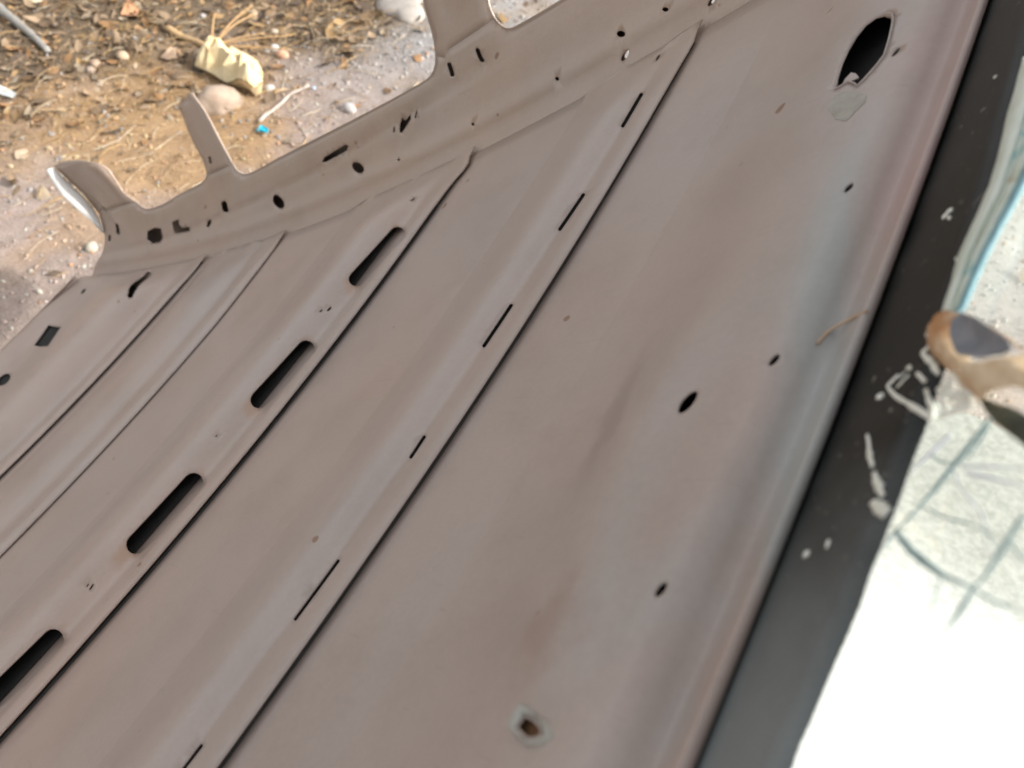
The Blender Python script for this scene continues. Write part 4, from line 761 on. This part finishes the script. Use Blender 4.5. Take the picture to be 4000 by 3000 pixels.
# single things lying on the ground
def lump(name, outline, height, mat, label, cat, seed, facet=0., sub=(IV3, IF3), lift=0., smooth_=True, squash=1.):
    P = np.array(outline)[:, :2]; c = P.mean(0); rng = np.random.RandomState(seed)
    ang = np.arctan2(P[:,1]-c[1], P[:,0]-c[0]); rad = np.linalg.norm(P-c, axis=1); o_ = np.argsort(ang)
    A = np.r_[ang[o_]-2*np.pi, ang[o_], ang[o_]+2*np.pi]; Rr = np.tile(rad[o_], 3)
    v = sub[0].copy(); th = np.arctan2(v[:,1], v[:,0]); rr = np.interp(th, A, Rr)
    V = np.c_[v[:,0]*rr, v[:,1]*rr, v[:,2]*height]
    if facet:
        D = rng.randn(14, 3); D /= np.linalg.norm(D, axis=1)[:,None]
        for dd in D:
            k = v@dd; V *= (1-facet*np.clip(k-.55, 0, 1)[:,None]); 
        V *= 1+facet*.25*(np.sin(v@rng.randn(3)*9+rng.rand()*6)*np.cos(v@rng.randn(3)*7))[:,None]
    g = gh1(c[0], c[1])
    o = mesh_obj(name, V, sub[1], mat, None, smooth_); o.location = (c[0], c[1], g+lift)
    return tag(o, label, cat)
MAT['rock'] = plain('pinkish_rock', (.29,.215,.16), (.41,.32,.25), 18, .9, .5, .006)
MAT['yellow'] = plain('crumpled_yellow_paper', (.60,.45,.23), (.72,.60,.38), 14, .75, .3, .004)
rock_o = [(x-.01, y+.01, 0) for x, y, z in G['rock']]
lump('rock', rock_o, .075, MAT['rock'], 'rounded pinkish rock under the crumpled yellow paper', 'rock', 4, .42)
yo = [(x, y) for x, y, z in G['yellow']]; yc = np.mean(yo, 0); rng = np.random.RandomState(6)
yo = [tuple(yc+(np.array(p)-yc)*1.06) for p in yo]
V2, F2_ = sheet2d(densify(yo, .035), [], [(x+.008*rng.randn(), y+.008*rng.randn()) for x in np.arange(1.8,2.2,.023) for y in np.arange(-1.45,-1.2,.023)], .009)
dd = segdist(V2, [yo]); zt = .016+.050*np.clip(dd/.045, 0, 1)+.036*(rng.rand(len(V2))-.5)*(dd > .004)+.05*np.exp(-((V2[:,0]-1.86)**2+(V2[:,1]+1.25)**2)/.004)
yv = np.c_[V2-yc, zt]; yf = F2_
nn = len(yv); fl_ = np.c_[V2-yc, np.where(dd > .004, .004, zt-.003)]
mesh_f = [tuple(f_) for f_ in yf]+[tuple(int(i)+nn for i in f_[::-1]) for f_ in yf]
yl = mesh_obj('crumpled_paper', np.r_[yv, fl_], mesh_f, MAT['yellow'], None, False); yl.location = (yc[0], yc[1], gh1(*yc))
tag(yl, 'crumpled pale yellow paper lump leaning on a rounded rock', 'paper')
def flake(name, outline, mat, label, cat, up=.006, thick=.0015, curl=.006, seed=0, smooth_=False):
    P = np.array(outline)[:, :2]; c = P.mean(0); rng = np.random.RandomState(seed)
    V = [(0, 0, curl*.2)]; 
    for sc in (.55, 1.):
        for p in P: q = (p-c)*sc; V.append((q[0], q[1], curl*(sc**2)*(rng.rand()-.2)))
    n = len(P); F = [(0, 1+i, 1+(i+1) % n) for i in range(n)]+[(1+i, 1+n+i, 1+n+(i+1) % n, 1+(i+1) % n) for i in range(n)]
    o = mesh_obj(name, V, F, mat, None, smooth_); o.location = (c[0], c[1], gh1(c[0], c[1])+up); solid(o, thick, 0)
    return tag(o, label, cat)
def cm(name, c, var=.12, **k): return plain(name, tuple(a*(1-var) for a in c), tuple(min(.9, a*(1+var)) for a in c), 30, .7, .2, .002, **k)
flake('plastic_scrap', G['blue'], cm('bright_blue_plastic', (.01,.42,.60)), 'small bright blue plastic scrap on pale earth', 'scrap', .008, .002, .014, 1)
flake('dry_leaf', G['orange'], cm('orange_brown_leaf', (.52,.27,.14)), 'orange brown forked leaf at the top of the litter', 'leaf', .012, .001, .02, 2)
flake('paper_scrap', G['scrapw'], cm('pale_grey_scrap', (.42,.44,.43)), 'pale grey paper scrap at the left edge of the litter', 'scrap', .010, .001, .02, 3)
lump('stone', G['slab'], .030, cm('pale_stone', (.36,.325,.29)), 'large smooth pale stone beside the wide middle pillar', 'stone', 12, .15)
flake('dry_leaf', G['tan'], cm('tan_leaf', (.30,.21,.14)), 'tan angular leaf left of the crumpled yellow paper', 'leaf', .012, .001, .015, 4)
def pebble(cx, cy, r, mat, label, name='pebble', cat='pebble', seed=0, flat=.7):
    n = 10; rng = np.random.RandomState(seed)
    ol = [(cx+r*(.8+.35*rng.rand())*np.cos(2*np.pi*k/n), cy+r*.8*(.8+.35*rng.rand())*np.sin(2*np.pi*k/n), 0) for k in range(n)]
    return lump(name, ol, r*flat, mat, label, cat, seed, .1, (IV2, IF2), r*.25)
pebble(*G['white'][0][:2], .021, cm('white_pebble', (.52,.51,.50)), 'round white pebble right of the crumpled yellow paper', seed=3)
pebble(*G['shell'][0][:2], .022, cm('orange_pebble', (.56,.34,.23)), 'orange pebble touching the round white pebble', seed=4)
pebble(*G['bdot'][0][:2], .008, cm('pale_blue_bead', (.42,.58,.85)), 'tiny pale blue bead near the window edge', 'bead', 'bead', 5)
pebble(*G['c1'][0][:2], .036, cm('cream_pebble', (.46,.38,.26)), 'oval cream pebble in the far left corner', seed=6)
pebble(*G['c2'][0][:2], .016, cm('tan_pebble', (.52,.43,.33)), 'small tan pebble below the straw stalks', seed=7)
pebble(*G['w2'][0][:2], .024, cm('pale_grey_pebble', (.42,.40,.39)), 'pale grey pebble at the side rail edge', seed=8)
k = 0
for (x, y, z), lab, r in zip(G['leafs'], ('round tan pebble in the middle of the leaf litter', 'brown pebble at the lower edge of the leaf litter', 'dull brown pebble beside the lower litter edge', 'flat whitish pebble right of the crumpled yellow paper', 'flat buff pebble among the straw stalks at the top'), (.024,.02,.018,.019,.020)):
    pebble(x, y, r, cm('pebble_tone_%d' % k, [(.44,.33,.22),(.33,.24,.17),(.30,.23,.18),(.42,.42,.41),(.38,.29,.20)][k]), lab, seed=20+k); k += 1
def stick(name, pts, r, mat, label, cat, seed=0, up=.008):
    Q = spline([(x, y, 0) for x, y, z in pts], 16); base = Q.mean(0)
    path = [(p[0]-base[0], p[1]-base[1], gh1(p[0], p[1])+up) for p in Q]
    v, f_ = tube(path, [r*(1.1-.5*i/15) for i in range(16)], 7, .25, seed)
    o = mesh_obj(name, v, f_, mat); o.location = (base[0], base[1], 0); return tag(o, label, cat)
stick('stick', G['stick'], .011, cm('tan_stick', (.46,.31,.16)), 'thick tan stick running down to the yellow paper', 'stick', 1, .012)
stick('root', G['root'], .0055, cm('pale_root', (.40,.35,.31)), 'thin pale curved root on the grey earth', 'root', 2)
stick('stick', G['pale'], .016, cm('grey_stick', (.27,.255,.23)), 'straight pale grey stick in the top left corner', 'stick', 3, .012)
# a tuft of dry stalks standing at the stick
tx, ty, _ = G['tuft'][0]; tr = empty('grass_tuft', (tx, ty, gh1(tx, ty))); tag(tr, 'splayed tuft of dry yellow stalks beside the tan stick', 'grass tuft')
rng = np.random.RandomState(14)
for k, (dx, dy, hz) in enumerate(((.08,-.10,.05),(-.05,-.16,.06),(-.12,-.12,.03),(-.20,-.16,.03),(.02,-.20,.05),(-.16,-.05,.02),(-.26,-.10,.025),(.05,-.18,.03))):
    pts = spline([(0,0,.002),(dx*.5,dy*.5,hz*.8),(dx,dy,hz)], 8)
    v, f_ = tube(pts, [.0032*(1-.08*i) for i in range(8)], 6, .2, k); mesh_obj('stalk', v, f_, MAT['straw'], tr)

def board_mat():
    m, t, b = nodes('weathered_white_board'); co(t)
    sp = t.nodes.new('ShaderNodeSeparateXYZ'); t.links.new(t.nodes['co'].outputs['Object'], sp.inputs[0])
    n = noise(t, 9, 5, .65); ad = t.nodes.new('ShaderNodeMath'); ad.operation = 'MULTIPLY_ADD'; ad.inputs[1].default_value = .30
    t.links.new(n.outputs['Fac'], ad.inputs[0]); t.links.new(sp.outputs['Y'], ad.inputs[2])
    mr = t.nodes.new('ShaderNodeMapRange'); mr.interpolation_type = 'SMOOTHSTEP'; mr.inputs['From Min'].default_value = .30; mr.inputs['From Max'].default_value = -.12
    t.links.new(ad.outputs[0], mr.inputs['Value'])
    sp2 = noise(t, 60, 4, .7); gr = ramp(t, sp2.outputs['Fac'], [(.35, (.20,.215,.185)), (.6, (.36,.375,.33))])   # grime over the far end
    t.links.new(mix(t, mr.outputs[0], (.88,.89,.87), gr.outputs[0]), b.inputs['Base Color']); b.inputs['Roughness'].default_value = .6
    return m
MAT['board'] = board_mat()
# white board added below the windscreen so the glass shows white glare
bo = [(-.64,-1.24),(.015,-1.21),(.0,-.20),(-.655,-.23)]; bz = max(gh1(x, y) for x, y in bo)+.02
bc = np.mean(bo, 0)
n_ = len(bo); bv = [(x-bc[0], y-bc[1], 0) for x, y in bo]+[(x-bc[0], y-bc[1], -.016) for x, y in bo]
bf = [tuple(range(n_)), tuple(range(2*n_-1, n_-1, -1))]+[(i, i+n_, (i+1) % n_+n_, (i+1) % n_) for i in range(n_)]
o = mesh_obj('white_board', bv, bf, MAT['board'], None, False); o.location = (bc[0], bc[1], bz)
tag(o, 'sunlit white board on the ground, seen through the cracked windscreen', 'board')
